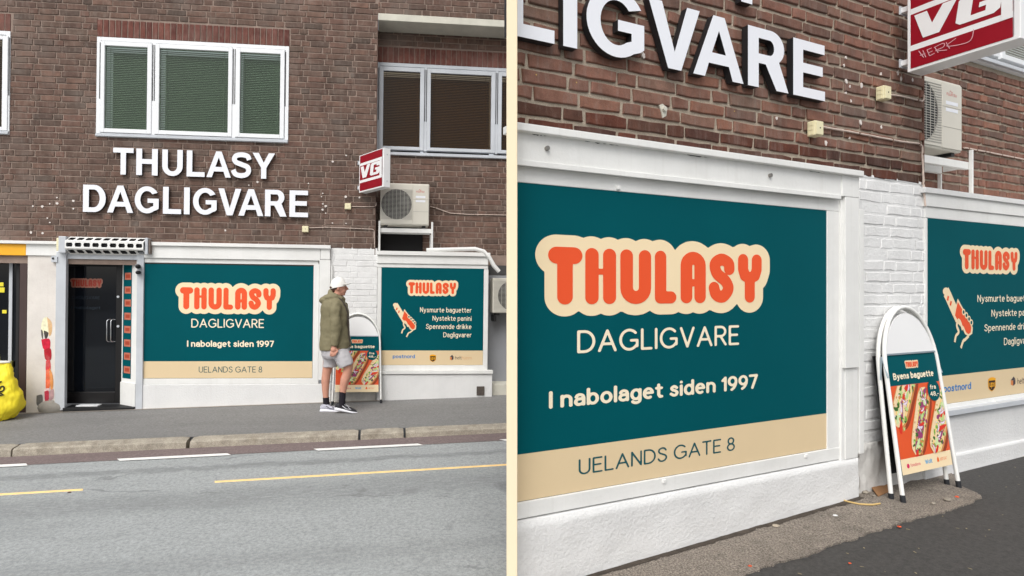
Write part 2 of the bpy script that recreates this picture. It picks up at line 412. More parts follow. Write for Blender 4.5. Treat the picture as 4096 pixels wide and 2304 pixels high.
def _fld(strk, ex=0.0):
    def fn(X, Y):
        D = np.full(X.shape, 1e9)
        for P, r in strk: D = np.minimum(D, capd(X, Y, P, r + ex))
        return D
    return fn

# a rounded single-stroke face: each glyph is a set of centre lines, thickened by the weight
def _bowl(cx, cy, rx, ry): return arc(cx, cy, rx, ry, 0, 360, 20)
GLY = {
 'A': (.76, [[(0, 0), (.38, 1), (.76, 0)], [(.14, .34), (.62, .34)]]), 'B': (.60, [[(0, 0), (0, 1), (.3, 1)] + arc(.3, .76, .24, .24, 90, -90) + [(0, .52)], [(.3, .52)] + arc(.32, .26, .28, .26, 90, -90) + [(0, 0)]]),
 'D': (.70, [[(0, 0), (0, 1), (.26, 1)] + arc(.26, .5, .44, .5, 90, -90, 18) + [(0, 0)]]), 'E': (.50, [[(.5, 1), (0, 1), (0, 0), (.5, 0)], [(0, .52), (.44, .52)]]),
 'F': (.50, [[(.5, 1), (0, 1), (0, 0)], [(0, .52), (.42, .52)]]), 'G': (.82, [arc(.43, .5, .43, .5, 44, 322, 26) + [(.82, .16), (.82, .46), (.52, .46)]]),
 'I': (.0, [[(0, 0), (0, 1)]]), 'J': (.38, [[(.38, 1), (.38, .22)] + arc(.19, .2, .19, .2, 0, -170)]), 'L': (.46, [[(0, 1), (0, 0), (.46, 0)]]), 'N': (.60, [[(0, 0), (0, 1), (.6, 0), (.6, 1)]]),
 'R': (.58, [[(0, 0), (0, 1), (.3, 1)] + arc(.3, .74, .26, .26, 90, -90) + [(0, .48)], [(.28, .48), (.58, 0)]]), 'S': (.56, [crom([(.52, .82), (.42, .96), (.26, 1), (.08, .92), (.03, .76), (.12, .62), (.30, .53), (.48, .42), (.55, .26), (.46, .08), (.28, 0), (.10, .05), (.0, .2)], 4)]),
 'T': (.60, [[(0, 1), (.6, 1)], [(.3, 1), (.3, 0)]]), 'U': (.60, [[(0, 1)] + arc(.3, .31, .3, .31, 180, 360) + [(.6, 1)]]), 'V': (.68, [[(0, 1), (.34, 0), (.68, 1)]]), 'W': (.92, [[(0, 1), (.23, 0), (.46, .85), (.69, 0), (.92, 1)]]),
 '1': (.20, [[(0, .78), (.2, 1), (.2, 0)]]), '4': (.56, [[(.42, 0), (.42, 1), (0, .32), (.56, .32)]]), '7': (.52, [[(0, 1), (.52, 1), (.18, 0)]]), '8': (.52, [_bowl(.26, .76, .21, .24), _bowl(.26, .26, .26, .26)]), '9': (.54, [_bowl(.27, .68, .27, .32), crom([(.54, .68), (.50, .40), (.38, .15), (.20, 0)], 5)]),
 'a': (.46, [crom([(.04, .54), (.10, .64), (.24, .69), (.40, .62), (.46, .44)], 4) + [(.46, 0)], [(.46, .40), (.2, .39)] + arc(.2, .195, .2, .195, 90, 270, 10) + [(.34, .03), (.46, .14)]]),
 'b': (.52, [[(0, 1.02), (0, 0)], _bowl(.26, .34, .26, .34)]), 'd': (.52, [[(.52, 1.02), (.52, 0)], _bowl(.26, .34, .26, .34)]), 'e': (.52, [[(.01, .37), (.52, .37)] + arc(.26, .34, .26, .34, 6, 300, 20)]),
 'f': (.34, [crom([(.34, 1.0), (.22, 1.0), (.14, .84)], 4) + [(.14, 0)], [(0, .66), (.32, .66)]]), 'g': (.52, [_bowl(.26, .34, .26, .34), [(.52, .68), (.52, -.06)] + arc(.27, -.08, .25, .2, 0, -150, 10)]),
 'h': (.48, [[(0, 1.02), (0, 0)], arc(.24, .42, .24, .26, 180, 0, 10) + [(.48, 0)]]), 'i': (.0, [[(0, .68), (0, 0)], [(0, .96), (0, .97)]]), 'j': (.08, [[(.08, .68), (.08, -.1), (0, -.26)], [(.08, .96), (.08, .97)]]),
 'k': (.44, [[(0, 1.02), (0, 0)], [(.40, .68), (0, .28)], [(.14, .40), (.44, 0)]]), 'l': (.0, [[(0, 1.02), (0, 0)]]), 'm': (.80, [[(0, .68), (0, 0)], arc(.2, .46, .2, .22, 180, 0, 8) + [(.4, 0)], arc(.6, .46, .2, .22, 180, 0, 8) + [(.8, 0)]]),
 'n': (.48, [[(0, .68), (0, 0)], arc(.24, .42, .24, .26, 180, 0, 10) + [(.48, 0)]]), 'o': (.54, [_bowl(.27, .34, .27, .34)]), 'p': (.52, [[(0, .68), (0, -.3)], _bowl(.26, .34, .26, .34)]),
 'r': (.30, [[(0, .68), (0, 0)], crom([(0, .40), (.10, .60), (.30, .67)], 4)]), 's': (.42, [crom([(.38, .56), (.22, .68), (.05, .57), (.10, .42), (.28, .34), (.41, .20), (.34, .04), (.18, 0), (.0, .12)], 4)]),
 't': (.34, [[(.14, .90), (.14, .16), (.22, .01), (.34, .01)], [(0, .66), (.32, .66)]]), 'u': (.48, [[(0, .68)] + arc(.24, .26, .24, .26, 180, 360, 10) + [(.48, .68)], [(.48, .3), (.48, 0)]]), 'v': (.48, [[(0, .68), (.24, 0), (.48, .68)]]),
 'y': (.52, [[(0, .68), (.27, .02)], [(.52, .68), (.22, -.14), (.10, -.28), (.0, -.28)]]), ',': (.05, [[(.05, .02), (0, -.16)]]), '-': (.24, [[(0, .36), (.24, .36)]]),
}
_TC = {}
def text_flat(t, w):
    """flat mesh of a line of text, stroke radius w, cap height 1 with the baseline at 0"""
    if (t, w) in _TC: return _TC[(t, w)]
    vs, fs, x = [], [], 0.0
    for ch in t:
        if ch == ' ': x += .30 + w * .5; continue
        if ('g', ch, w) not in _TC:
            wd, st = GLY[ch]; lp = contours(_fld([(P, w) for P in st]), -.35, wd + .35, -.6, 1.3, .032 if w > .05 else .024)
            _TC[('g', ch, w)] = (wd, *curve_mesh(lp))
        wd, v, f = _TC[('g', ch, w)]; n = len(vs)
        vs += [(p[0] + x, (p[1] + w) / (1 + 2 * w)) for p in v]; fs += [tuple(i + n for i in q) for q in f]
        x += wd + (.12 if w < .08 else .07) + 2 * w
    _TC[(t, w)] = (vs, fs); return vs, fs
CAPH = 1.0
def text_fit(mb, t, s0, s1, hb, hc, d, bold=.05, mi=0):
    vs, fs = text_flat(t, bold)
    x0 = min(p[0] for p in vs); x1 = max(p[0] for p in vs)
    ky = (hc - hb); kx = (s1 - s0) / (x1 - x0)
    mb.flat([(s0 + (p[0] - x0) * kx, hb + p[1] * ky) for p in vs], fs, d, mi); return mb
_U = arc(2162, 150, 40, 40, 0, 180, 10)
LOGO = {
 'T': [([(1841, 24), (1907, 24)], 33), ([(1872, 30), (1872, 186)], 30)],
 'H': [([(1978, 18), (1978, 189)], 27), ([(2050, 18), (2050, 189)], 27), ([(1978, 85), (2050, 85)], 12)],
 'U': [([(2122, 18)] + [(x, y) for x, y in _U[::-1]] + [(2202, 18)], 27)],
 'L': [([(2272, 17), (2272, 190)], 26), ([(2272, 190), (2319, 190)], 26)],
 'A': [([(2393, 188)] + [(x, 102 - y) for x, y in arc(2426, 51, 33, 33, 180, 0, 10)] + [(2459, 188)], 28), ([(2393, 126), (2459, 126)], 16)],
 'S': [(crom([(2607, 62), (2602, 35), (2566, 20), (2534, 42), (2545, 84), (2586, 116), (2602, 152), (2574, 187), (2540, 178), (2529, 148)], 5), 27)],
 'Y': [([(2680, 18), (2680, 62), (2690, 90), (2716, 104), (2744, 90), (2754, 62), (2754, 18)], 27), ([(2716, 104), (2716, 189)], 27)],
}
_all = [q for k in LOGO.values() for q in k]
LX0, LX1, LY0, LY1 = 1758.0, 2829.0, -58.0, 264.0
_hull = contours(_fld(_all, 47), LX0 - 8, LX1 + 8, LY0 - 8, LY1 + 8, 5)
_hull = [max(_hull, key=len)]
_lets = {k: contours(_fld(v), LX0, LX1, LY0, LY1, 2.5) for k, v in LOGO.items()}
def _nm(l): return [((p[0] - LX0) / (LX1 - LX0), (LY1 - p[1]) / (LY1 - LY0)) for p in l]
_hullm = curve_mesh([_nm(l) for l in _hull]); _letm = {k: curve_mesh([_nm(l) for l in v]) for k, v in _lets.items()}
def logo(par, s0, s1, h0, h1, d, mh=None, ml=None, mp=None):
    """cream cloud and seven rounded letters; mp maps (s,h,d) to a point when the carrier is not the wall plane"""
    f = lambda q, dd: [((s0 + p[0] * (s1 - s0)), -dd, h0 + p[1] * (h1 - h0)) for p in q]
    g = (lambda q, dd: [mp(p[0], p[2], dd) for p in f(q, dd)]) if mp else f
    a = part('logo_backing', MB().add(g(_hullm[0], d + .0015), _hullm[1]), mh or CREAM, par)
    for k in 'THULASY':
        part('logo_letter', MB().add(g(_letm[k][0], d + .003), _letm[k][1]), ml or ORANGE, a)
# ------------------------------------------------------------------ bricks
def lay(s0, s1, h0, h1, holes, course, joint, Ls, Lh, seed=1, phase=0.0):
    """monk-bond courses (two stretchers, one header), cut round the holes (s0,s1,h0,h1)"""
    rng = random.Random(seed); out = []; row = 0; h = h0
    per = 2 * Ls + Lh
    while h < h1 - 0.02:
        hb, ht = h + joint / 2, min(h + course - joint / 2, h1)
        s = s0 - per + ((row % 2) * per * .5 + phase + (0.12 * Ls if row % 4 > 1 else 0)) % per; k = 0
        cuts = [(a, b) for a, b, c, e in holes if c < (hb + ht) / 2 < e]
        while s < s1:
            L = (Ls, Ls, Lh)[k % 3]; a, b = s + joint / 2, s + L - joint / 2 + rng.uniform(-.004, .004)
            iv = [(max(a, s0), min(b, s1))]
            for ca, cb in cuts:
                nv = []
                for x, y in iv:
                    if cb <= x or ca >= y: nv.append((x, y)); continue
                    if x < ca: nv.append((x, ca))
                    if y > cb: nv.append((cb, y))
                iv = nv
            for x, y in iv:
                if y - x > .025: out.append((x, y, hb, ht))
            s += L; k += 1
        h += course; row += 1
    return out
def brick_shape(w, ht, dep, bev, jit, rng, mb=None, at=(0, 0, 0)):
    """hand-made brick: eight-point wavy outline, worn arris, slightly tilted face"""
    mb = mb or MB(); j = lambda: rng.uniform(-jit, jit)
    x0, x1, z0, z1 = -w / 2, w / 2, -ht / 2, ht / 2; a, b = x0 + w * rng.uniform(.25, .4), x0 + w * rng.uniform(.6, .75)
    cor = [(x0, z0), (a, z0), (b, z0), (x1, z0), (x1, z1), (b, z1), (a, z1), (x0, z1)] if jit > .002 else [(x0, z0), (x1, z0), (x1, z1), (x0, z1)]
    n = len(cor); jj = [(j(), j()) for _ in cor]; tilt = rng.uniform(-.002, .002)
    def rg(ins, y): return [(at[0] + c[0] * (1 - 2 * ins / w) + q[0], at[1] + y, at[2] + c[1] * (1 - 2 * ins / ht) + q[1]) for c, q in zip(cor, jj)]
    mb.add(rg(0, 0) + rg(0, -dep + bev) + rg(bev, -dep + tilt), [tuple(range(2 * n, 3 * n))] + [(b0 + i, b0 + (i + 1) % n, b0 + n + (i + 1) % n, b0 + n + i) for b0 in (0, n) for i in range(n)])
    return mb
def bricks(fr, par, lst, dback, dep, mats, bev=.004, jit=.0025, limit=300, name='brick', seed=3, prefer=None):
    """the nearest visible ones become objects of their own, the rest one mesh. mats: list or function(brick)->material"""
    rng = random.Random(seed); vis = []; rest = []
    for b in lst:
        P = fr.W((b[0] + b[1]) / 2, dback, (b[2] + b[3]) / 2); x, y = project(P)
        ok = -30 < x < 4126 and -30 < y < 2330 and (x < 2060 if fr is FL else x > 2040)
        (vis if ok else rest).append((P.y if prefer is None else prefer(b), b))
    vis.sort(key=lambda q: q[0]); rest = [b for _, b in rest] + [b for _, b in vis[limit:]]
    vis = [b for _, b in vis[:limit]]
    cache = {}
    for b in vis:
        w, h = b[1] - b[0], b[3] - b[2]; m = mats(b) if callable(mats) else mats
        key = (round(w / .006), round(h / .006), rng.randrange(4), m.name)
        if key not in cache:
            cache[key] = brick_shape(w, h, dep, bev, jit, rng).mesh(name, m)
        part(name, cache[key], None, par, loc=((b[0] + b[1]) / 2, -dback + rng.uniform(-.002, .002), (b[2] + b[3]) / 2))
    if rest:
        by = {}
        for b in rest:
            m = mats(b) if callable(mats) else mats
            mb = by.setdefault(m, MB()); brick_shape(b[1] - b[0], b[3] - b[2], dep, bev, jit, rng, mb, ((b[0] + b[1]) / 2, -dback + rng.uniform(-.002, .002), (b[2] + b[3]) / 2))
        for m, mb in by.items(): part('brick_field', mb, m, par, kind='stuff')
def sheet(mb, s0, s1, h0, h1, holes, d, mi=0):
    """flat wall face at depth d with rectangular openings"""
    S = sorted({s0, s1, *[max(s0, min(s1, q)) for h in holes for q in h[:2]]}); H = sorted({h0, h1, *[max(h0, min(h1, q)) for h in holes for q in h[2:]]})
    for a, b in zip(S[:-1], S[1:]):
        for c, e in zip(H[:-1], H[1:]):
            if b - a < 1e-5 or e - c < 1e-5: continue
            m = ((a + b) / 2, (c + e) / 2)
            if any(q[0] < m[0] < q[1] and q[2] < m[1] < q[3] for q in holes): continue
            mb.flat([(a, c), (b, c), (b, e), (a, e)], [(0, 1, 2, 3)], d, mi)
    return mb
# ------------------------------------------------------------------ windows
def window(fr, par, s0, s1, h0, h1, cas, d, blindmat, glass, fmat, vent=True, slats=46, room=.30):
    """cas: list of (sash s0, s1, glass s0, s1, sash h0, h1, glass h0, h1); sill along the foot"""
    w = part('window', ring(MB(), s0, s1, h0, h1, .052, d - .09, d + .012), fmat, par, .004)
    sill = MB(); sill.box(s0 + .002, s1 - .002, d + .0125, d + .04, h0 + .004, h0 + .03); sill.box(s0 + .003, s1 - .003, d + .0125, d + .026, h0 + .034, h0 + .05)
    part('sill', sill, GREYALU, w, .003)
    for i, c in enumerate(cas):
        a, b, ga, gb, c0, c1, g0, g1 = c
        sash = MB()
        sash.box(a, ga, d - .05, d + .026, c0, c1); sash.box(gb, b, d - .05, d + .026, c0, c1)
        sash.box(ga, gb, d - .05, d + .0254, c0, g0); sash.box(ga, gb, d - .05, d + .0254, g1, c1)
        ss = part('sash', sash, fmat, w, .004)
        part('pane', MB().box(ga - .004, gb + .004, d - .012, d - .006, g0 - .004, g1 + .004), glass, w)
        bl = MB(); n = slats; p = (g1 - g0) / n
        for k in range(n):
            z = g0 + (k + .5) * p
            bl.add([(ga - .01, -(d - .060), z - p * .5), (gb + .01, -(d - .060), z - p * .5), (gb + .01, -(d - .076), z + p * .42), (ga - .01, -(d - .076), z + p * .42)], [(0, 1, 2, 3)])
        for q in (.08, .92):
            x = ga + (gb - ga) * q; bl.box(x - .003, x + .003, d - .058, d - .054, g0, g1)
        part('blind', bl, blindmat, w)
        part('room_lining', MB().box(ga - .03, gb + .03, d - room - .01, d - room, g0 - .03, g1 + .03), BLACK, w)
        if i: 
            pa = cas[i - 1][1]; m = (pa + a) / 2; hm = h1 - .62 * (h1 - h0)
            mu = part('mullion', MB().box(pa + .001, a - .001, d - .08, d + .016, c0 - .01, c1 + .01), fmat, w, .003)
            if vent:
                for q in (-1, 1): part('vent_strip', MB().box(m + q * .012 - .005, m + q * .012 + .005, d + .0165, d + .021, hm, c1 - .02), DARKM, mu)
    if vent:
        a, b = cas[0][0], cas[-1][1]; hm = h1 - .62 * (h1 - h0)
        for x in (a - .012, b + .012): part('vent_strip', MB().box(x - .005, x + .005, d + .0125, d + .017, hm, cas[0][5] - .02), DARKM, w)
    return w
# ================================================================== LEFT STREET FRONT
L = FL.px
def lineh(F, p, q, d):
    """height along the wall of a straight pixel line lying at distance d from the wall"""
    a = F.px(*p, d); b = F.px(*q, d); k = (b[1] - a[1]) / (b[0] - a[0])
    return lambda s: a[1] + k * (s - a[0])
SL, SR = L(-380, 1100)[0], L(2750, 1100)[0]
h_base = lineh(FL, (568, 1635), (1966, 1584.5), 0)
D_KB, D_KF, D_WH, D_YE = 1.70, 1.83, 2.14, 2.97
h_kb = lineh(FL, (0, 1780), (2026, 1694.6), D_KB); h_kf = lineh(FL, (0, 1797), (2026, 1710), D_KF); h_rd = lineh(FL, (0, 1831), (2026, 1733), D_KF + .01)
h_wh = lineh(FL, (461, 1844), (1672, 1784.8), D_WH); h_ye = lineh(FL, (0, 1982), (2026, 1862.4), D_YE)
# ---- ground, road, pavement
gm = MB(); gm.add([(-900, -60, -.75), (900, -60, -.75), (900, 900, -.75), (-900, 900, -.75)], [(0, 1, 2, 3)])
GROUND = pm('ground_asphalt', (120, 120, 120), .9, .1, 1.0)
g = bpy.data.objects.new('ground', gm.mesh('ground', GROUND)); COL.objects.link(g); g['kind'] = 'structure'
def ruled(rows, s0, s1, ns=40):
    """surface through rows (d, hfun)"""
    mb = MB(); vs = []
    for d, hf in rows:
        for i in range(ns + 1):
            s = s0 + (s1 - s0) * i / ns; vs.append((s, -d, hf(s)))
    fs = []
    for r in range(len(rows) - 1):
        for i in range(ns):
            a = r * (ns + 1) + i; fs.append((a, a + ns + 1, a + ns + 2, a + 1)[::-1])
    mb.add(vs, fs)
    return mb
def roadmat(name, base, dark, bands, crack=0.0):
    """asphalt: chippings, tyre-worn bands along the lane (bands: centre d, width, amount)"""
    m = bpy.data.materials.new(name); m.use_nodes = True; nt = m.node_tree; N = nt.nodes; K = nt.links
    b = N['Principled BSDF']; b.inputs['Roughness'].default_value = .8; b.inputs['Specular IOR Level'].default_value = .3
    tc = N.new('ShaderNodeTexCoord'); sp = N.new('ShaderNodeSeparateXYZ'); K.new(tc.outputs['Object'], sp.inputs[0])
    def nz(sc, det, mp=(1, 1, 1)):
        n = N.new('ShaderNodeTexNoise'); n.inputs['Scale'].default_value = sc; n.inputs['Detail'].default_value = det; n.inputs['Roughness'].default_value = .7
        q = N.new('ShaderNodeMapping'); q.inputs['Scale'].default_value = mp; K.new(tc.outputs['Object'], q.inputs[0]); K.new(q.outputs[0], n.inputs['Vector']); return n.outputs[0]
    def mr(s, a, c, lo=0., hi=1.):
        r = N.new('ShaderNodeMapRange'); r.inputs[1].default_value = a; r.inputs[2].default_value = c; r.inputs[3].default_value = lo; r.inputs[4].default_value = hi; K.new(s, r.inputs[0]); return r.outputs[0]
    def ma(op, a, c):
        r = N.new('ShaderNodeMath'); r.operation = op
        for i, v in enumerate((a, c)):
            if isinstance(v, (int, float)): r.inputs[i].default_value = v
            else: K.new(v, r.inputs[i])
        return r.outputs[0]
    def mix(f, A, B):
        x = N.new('ShaderNodeMix'); x.data_type = 'RGBA'
        K.new(f, x.inputs[0]) if not isinstance(f, float) else setattr(x.inputs[0], 'default_value', f)
        for i, v in ((6, A), (7, B)):
            if isinstance(v, tuple): x.inputs[i].default_value = (*v, 1)
            else: K.new(v, x.inputs[i])
        return x.outputs[2]
    bl, dk = lin(base), lin(dark)
    o = mix(mr(nz(38, 5), .32, .68), tuple(x * .66 for x in bl), tuple(min(1, x * 1.22) for x in bl))
    o = mix(mr(nz(210, 3), .42, .66, 0, .65), o, dk)
    o = mix(mr(nz(105, 4), .56, .72, 0, .55), o, tuple(min(1, x * 1.35) for x in bl))
    o = mix(mr(nz(1.3, 5, (.5, 1.6, 1)), .45, .75, 0, .38), o, dk)
    for c, w, a in bands:
        t = ma('ABSOLUTE', ma('ADD', ma('ADD', sp.outputs[1], c), ma('MULTIPLY', ma('SUBTRACT', nz(3, 3), .5), .22)), 0)
        o = mix(ma('MULTIPLY', mr(t, w * .35, w, a, 0.), mr(nz(18, 4, (.4, 2.5, 1)), .25, .6)), o, dk)
    # a few thin sealed cracks
    cr = N.new('ShaderNodeTexVoronoi'); cr.feature = 'DISTANCE_TO_EDGE'; cr.inputs['Scale'].default_value = .55
    q = N.new('ShaderNodeMapping'); q.inputs['Scale'].default_value = (.35, 1.4, 1); K.new(tc.outputs['Object'], q.inputs[0])
    wv = N.new('ShaderNodeVectorMath'); wv.operation = 'ADD'; nn = N.new('ShaderNodeTexNoise'); nn.inputs['Scale'].default_value = 6; nn.inputs['Detail'].default_value = 5; K.new(tc.outputs['Object'], nn.inputs['Vector'])
    sc = N.new('ShaderNodeVectorMath'); sc.operation = 'SCALE'; sc.inputs[3].default_value = .16; K.new(nn.outputs[1], sc.inputs[0]); K.new(q.outputs[0], wv.inputs[0]); K.new(sc.outputs[0], wv.inputs[1]); K.new(wv.outputs[0], cr.inputs['Vector'])
    o = mix(ma('MULTIPLY', mr(cr.outputs[0], .004, .010, crack, 0.), mr(nz(1.2, 2), .52, .6)), o, tuple(x * .45 for x in dk))
    K.new(o, b.inputs['Base Color'])
    bp = N.new('ShaderNodeBump'); bp.inputs['Strength'].default_value = .7; bp.inputs['Distance'].default_value = .006; K.new(nz(120, 4), bp.inputs['Height']); K.new(bp.outputs[0], b.inputs['Normal'])
    return m
ROAD = roadmat('road_asphalt', (178, 182, 182), (126, 129, 129), [(2.52, .10, .8), (3.35, .30, .55), (4.55, .16, .35)], .35)
ym = h_ye(0)
h_far = lambda s: h_ye(s) - .02
struct('road', ruled([(D_KF, h_rd), (D_WH, lambda s: (h_rd(s) * .7 + h_ye(s) * .3)), (D_YE, h_ye), (4.4, h_far), (14.0, h_far)], SL - 6, SR + 9, 60), ROAD, FL)
h_w = lambda s: h_rd(s) * .7 + h_ye(s) * .3
def hroad(s, d):
    if d < D_WH: t = (d - D_KF) / (D_WH - D_KF); return h_rd(s) * (1 - t) + h_w(s) * t
    if d < D_YE: t = (d - D_WH) / (D_YE - D_WH); return h_w(s) * (1 - t) + h_ye(s) * t
    return h_far(s)
GUT = roadmat('gutter_asphalt', (138, 124, 122), (96, 82, 80), [])
struct('gutter_strip', ruled([(D_KF + .005, lambda s: hroad(s, D_KF) + .004), (D_WH - .005, lambda s: hroad(s, D_WH) + .004)], SL - 6, SR + 9, 60), GUT, FL)
WHL = pm('road_line_white', (244, 244, 240), .7, .06, 12, .3, 150); YEL = pm('road_line_yellow', (244, 208, 142), .7, .08, 12, .3, 150)
def dash(name, x0, x1, y, d, w, mat, skew=.06):
    a = L(x0, y[0], d)[0]; b = L(x1, y[1], d)[0]; mb = MB(); n = 6; vs = []
    for dd, off in ((d - w / 2, 0), (d + w / 2, skew)):
        for i in range(n + 1): s = a + off + (b - a) * i / n; vs.append((s, -dd, hroad(s, dd) + .009))
    mb.add(vs, [(i, i + n + 1, i + n + 2, i + 1)[::-1] for i in range(n)]); struct(name, mb, mat, FL)
for x0, x1, y in ((-500, 95, (1890, 1868)), (461, 905, (1844, 1822)), (1252, 1672, (1803, 1785)), (1999, 2420, (1767, 1747))): dash('white_road_dash', x0, x1, y, D_WH, .075, WHL)
for x0, x1, y in ((-400, 326, (2000, 1963)), (855, 2460, (1931, 1840))): dash('yellow_road_line', x0, x1, y, D_YE, .05, YEL, .02)
SIDE = roadmat('sidewalk_asphalt', (142, 141, 139), (104, 103, 102), [])
side = struct('sidewalk', ruled([(-1.2, h_base), (.0, h_base), (D_KB, h_kb)], SL - 6, SR + 9, 60), SIDE, FL)
KERB = pm('kerb_granite', (166, 158, 144), .9, .24, 9, 1.0, 60, dirt=.75, dirtcol=(.16, .13, .09), speck=.25, sscale=120)
rng = random.Random(5)
for x0, x1 in ((-900, 44), (51, 744), (759, 1432), (1442, 1614), (1623, 2300), (2305, 2900)):
    a = L(x0, 1790, D_KF)[0]; b = L(x1, 1760, D_KF)[0]; mb = MB(); n = max(3, int((b - a) / .07)); rings = []
    for i in range(n + 1):
        s = a + (b - a) * i / n; e = .008 if i in (0, n) else 0
        ch = .016 + .012 * noise.noise(Vector((s * 9, 3, 1))) + .008 * noise.noise(Vector((s * 30, 1, 1))); jt = .004 * noise.noise(Vector((s * 14, 7, 2)))
        top_b, top_f, bot = h_kb(s) + .004, h_kf(s) + .004 + jt, hroad(s, D_KF) - .06
        rings.append([(s, -D_KB + .015, bot), (s, -D_KB + .015, top_b - e), (s, -(D_KF - ch - .004), top_f - e), (s, -(D_KF + jt), top_f - ch - e), (s, -(D_KF + .006 + jt), (top_f * .45 + bot * .55)), (s, -(D_KF + .005), bot)])
    mb.loft([[p for p in r][::-1] for r in rings], sm=False); part('kerb_stone', mb, KERB, side)
PAVE = pm('concrete_edge', (158, 150, 140), .9, .12, 6, .6, 60, dirt=.3)
mb = ruled([(.0, lambda s: h_base(s) + .006), (.085, lambda s: h_base(s) + .005)], SL, L(1530, 1600)[0], 50)
struct('concrete_edge', mb, PAVE, FL)

# ---- building
bld = thing('brick_building', 'wide dark brown brick building with white ground-floor shop front across the road', 'building', FL, (0, 0, h_base(0)))
HT = 4.6; RD = -.35
s_c = L(1506, 600)[0]; s_c2 = L(1506, 600, RD)[0]
h_fas = L(592, 975)[1]; h_slabT = L(1506, 53)[1]; h_slabB = L(1506, 82)[1]; h_bayT = L(1560, 1005, RD)[1]
wS0, wS1 = L(387, 350)[0], L(1155, 370)[0]; wH1 = (L(387.6, 147)[1] + L(1155, 187)[1]) / 2; wH0 = (L(386, 549)[1] + L(1153, 572)[1]) / 2
lS0, lS1, lH1, lH0 = L(-330, 300)[0], L(41.5, 300)[0], L(41, 126)[1], L(39, 540)[1]
hw, lw = (wS0 + .03, wS1 - .03, wH0 + .03, wH1 - .03), (lS0 + .03, lS1 - .03, lH0 + .03, lH1 - .03)
rS0, rS1 = L(1507, 400, RD)[0], L(1507, 400, RD)[0] + 2.62; rH1 = L(1506, 249, RD)[1]; rH0 = (L(1567, 622, RD)[1])
rw = (rS0 + .03, rS1 - .03, rH0 + .03, rH1 - .03)
mb = MB(); sheet(mb, SL, s_c, h_fas - .3, HT, [hw, lw], -.008); sheet(mb, s_c, SR, h_slabT - .01, HT, [], -.008)
sheet(mb, s_c2 - .06, SR, h_bayT - .6, h_slabB + .02, [rw], RD - .008)
mb.add([(s_c - .012, .012, h_fas - .3), (s_c - .012, .4, h_fas - .3), (s_c - .012, .4, h_slabB + .05), (s_c - .012, .012, h_slabB + .05)], [(0, 1, 2, 3)])
part('wall', mb, MORTARL, bld)
# soldier courses above the windows
def soldiers(x0, y0, x1, y1, hgt, d, hb, n, mat):
    a = L(x0, y0, d)[0]; b = L(x1, y1, d)[0]; return [(a + (b - a) * i / n + .006, a + (b - a) * (i + 1) / n - .006, hb, hb + hgt) for i in range(n)]
sold = [(wS0, wS1 + .02, wH1, wH1 + .255), (lS0, lS1 + .02, lH1, lH1 + .25), (s_c, SR, h_slabB - .001, h_slabT)]
BRL_S = brickmat('brick_soldier', [(112, 68, 60), (128, 82, 72), (104, 62, 56), (136, 92, 82)], .4, (.33, .25, .21), .3)
lst = lay(SL, s_c, h_fas - .02, HT, [hw, lw, sold[0], sold[1]], .085, .015, .267, .128, 2)
lst += lay(s_c + .006, SR, h_slabT, HT, [], .085, .015, .267, .128, 4, .1)
sl = soldiers(387, 100, 1159, 130, .235, 0, wH1 + .008, 32, None) + [(lS1 - .075 - i * .08, lS1 - .008 - i * .08, lH1 + .008, lH1 + .24) for i in range(4)]
bricks(FL, bld, sl, -.008, .0085, BRL_S, .003, .002, name='soldier_brick', seed=9)
bricks(FL, bld, lst, -.008, .0085, BRL, .0035, .0025, 230, prefer=lambda b: abs((b[2] + b[3]) / 2 - .55))
rl = lay(s_c2, SR, h_bayT - .03, h_slabB, [rw, (rS0, rS1, rH1, rH1 + .25)], .085, .015, .267, .128, 6)
bricks(FL, bld, rl, RD - .008, .0085, BRL, .0035, .0025, 70, prefer=lambda b: b[2], seed=12)
rsl = [(rS0 + i * .0805 + .005, rS0 + (i + 1) * .0805 - .005, rH1 + .008, rH1 + .24) for i in range(32)]
bricks(FL, bld, rsl, RD - .008, .0085, BRL_S, .003, .002, name='soldier_brick', seed=10)
# corner return of the main wall
part('corner_return', MB().box(s_c - .011, s_c + .001, -.36, -.001, h_fas - .1, h_slabB), BRL, bld)
part('balcony_slab', MB().box(s_c + .004, SR, RD - .02, .02, h_slabB, h_slabT - .004), CONC, bld, .006)
# windows
GREENB = pm('blind_green', (126, 140, 122), .6, .05, 2); BROWNB = pm('blind_brown', (140, 114, 66), .6, .06, 2)
GL1 = glassmat('glass_green', (.74, .80, .74), gl=.6); GL2 = glassmat('glass_brown', (.62, .55, .44), gl=.45)
def cas(F, d, xs, xr, ys, hshift=0):
    """sash/glass columns in px, rows read at column xr"""
    H = [F.px(xr, y, d)[1] for y in ys]; out = []
    for a, b, c, e in xs: out.append((F.px(a, 400, d)[0], F.px(b, 400, d)[0], F.px(c, 400, d)[0], F.px(e, 400, d)[0], H[3], H[0], H[2], H[1]))
    return out
window(FL, bld, wS0, wS1, wH0, wH1, cas(FL, .02, [(401, 606, 417, 588), (620, 928, 636, 912), (942, 1137, 959, 1120)], 417, (164, 181, 513, 529)), 0.0, GREENB, GL1, ALU)
window(FL, bld, lS0, lS1, lH0, lH1, cas(FL, .02, [(-310, -120, -295, -136), (-105, 30, -90, 8)], 20, (143, 158, 508, 522)), 0.0, pm('blind_grey', (120, 124, 130), .6, .05, 2), GL2, ALU)
rx = rS0
window(FL, bld, rS0, rS1, rH0, rH1, cas(FL, RD, [(1517, 1696, 1533, 1680), (1708, 1980, 1722, 1964), (1992, 2230, 2006, 2214)], 1533, (267, 284, 585, 598)), RD, BROWNB, GL2, GREYALU)

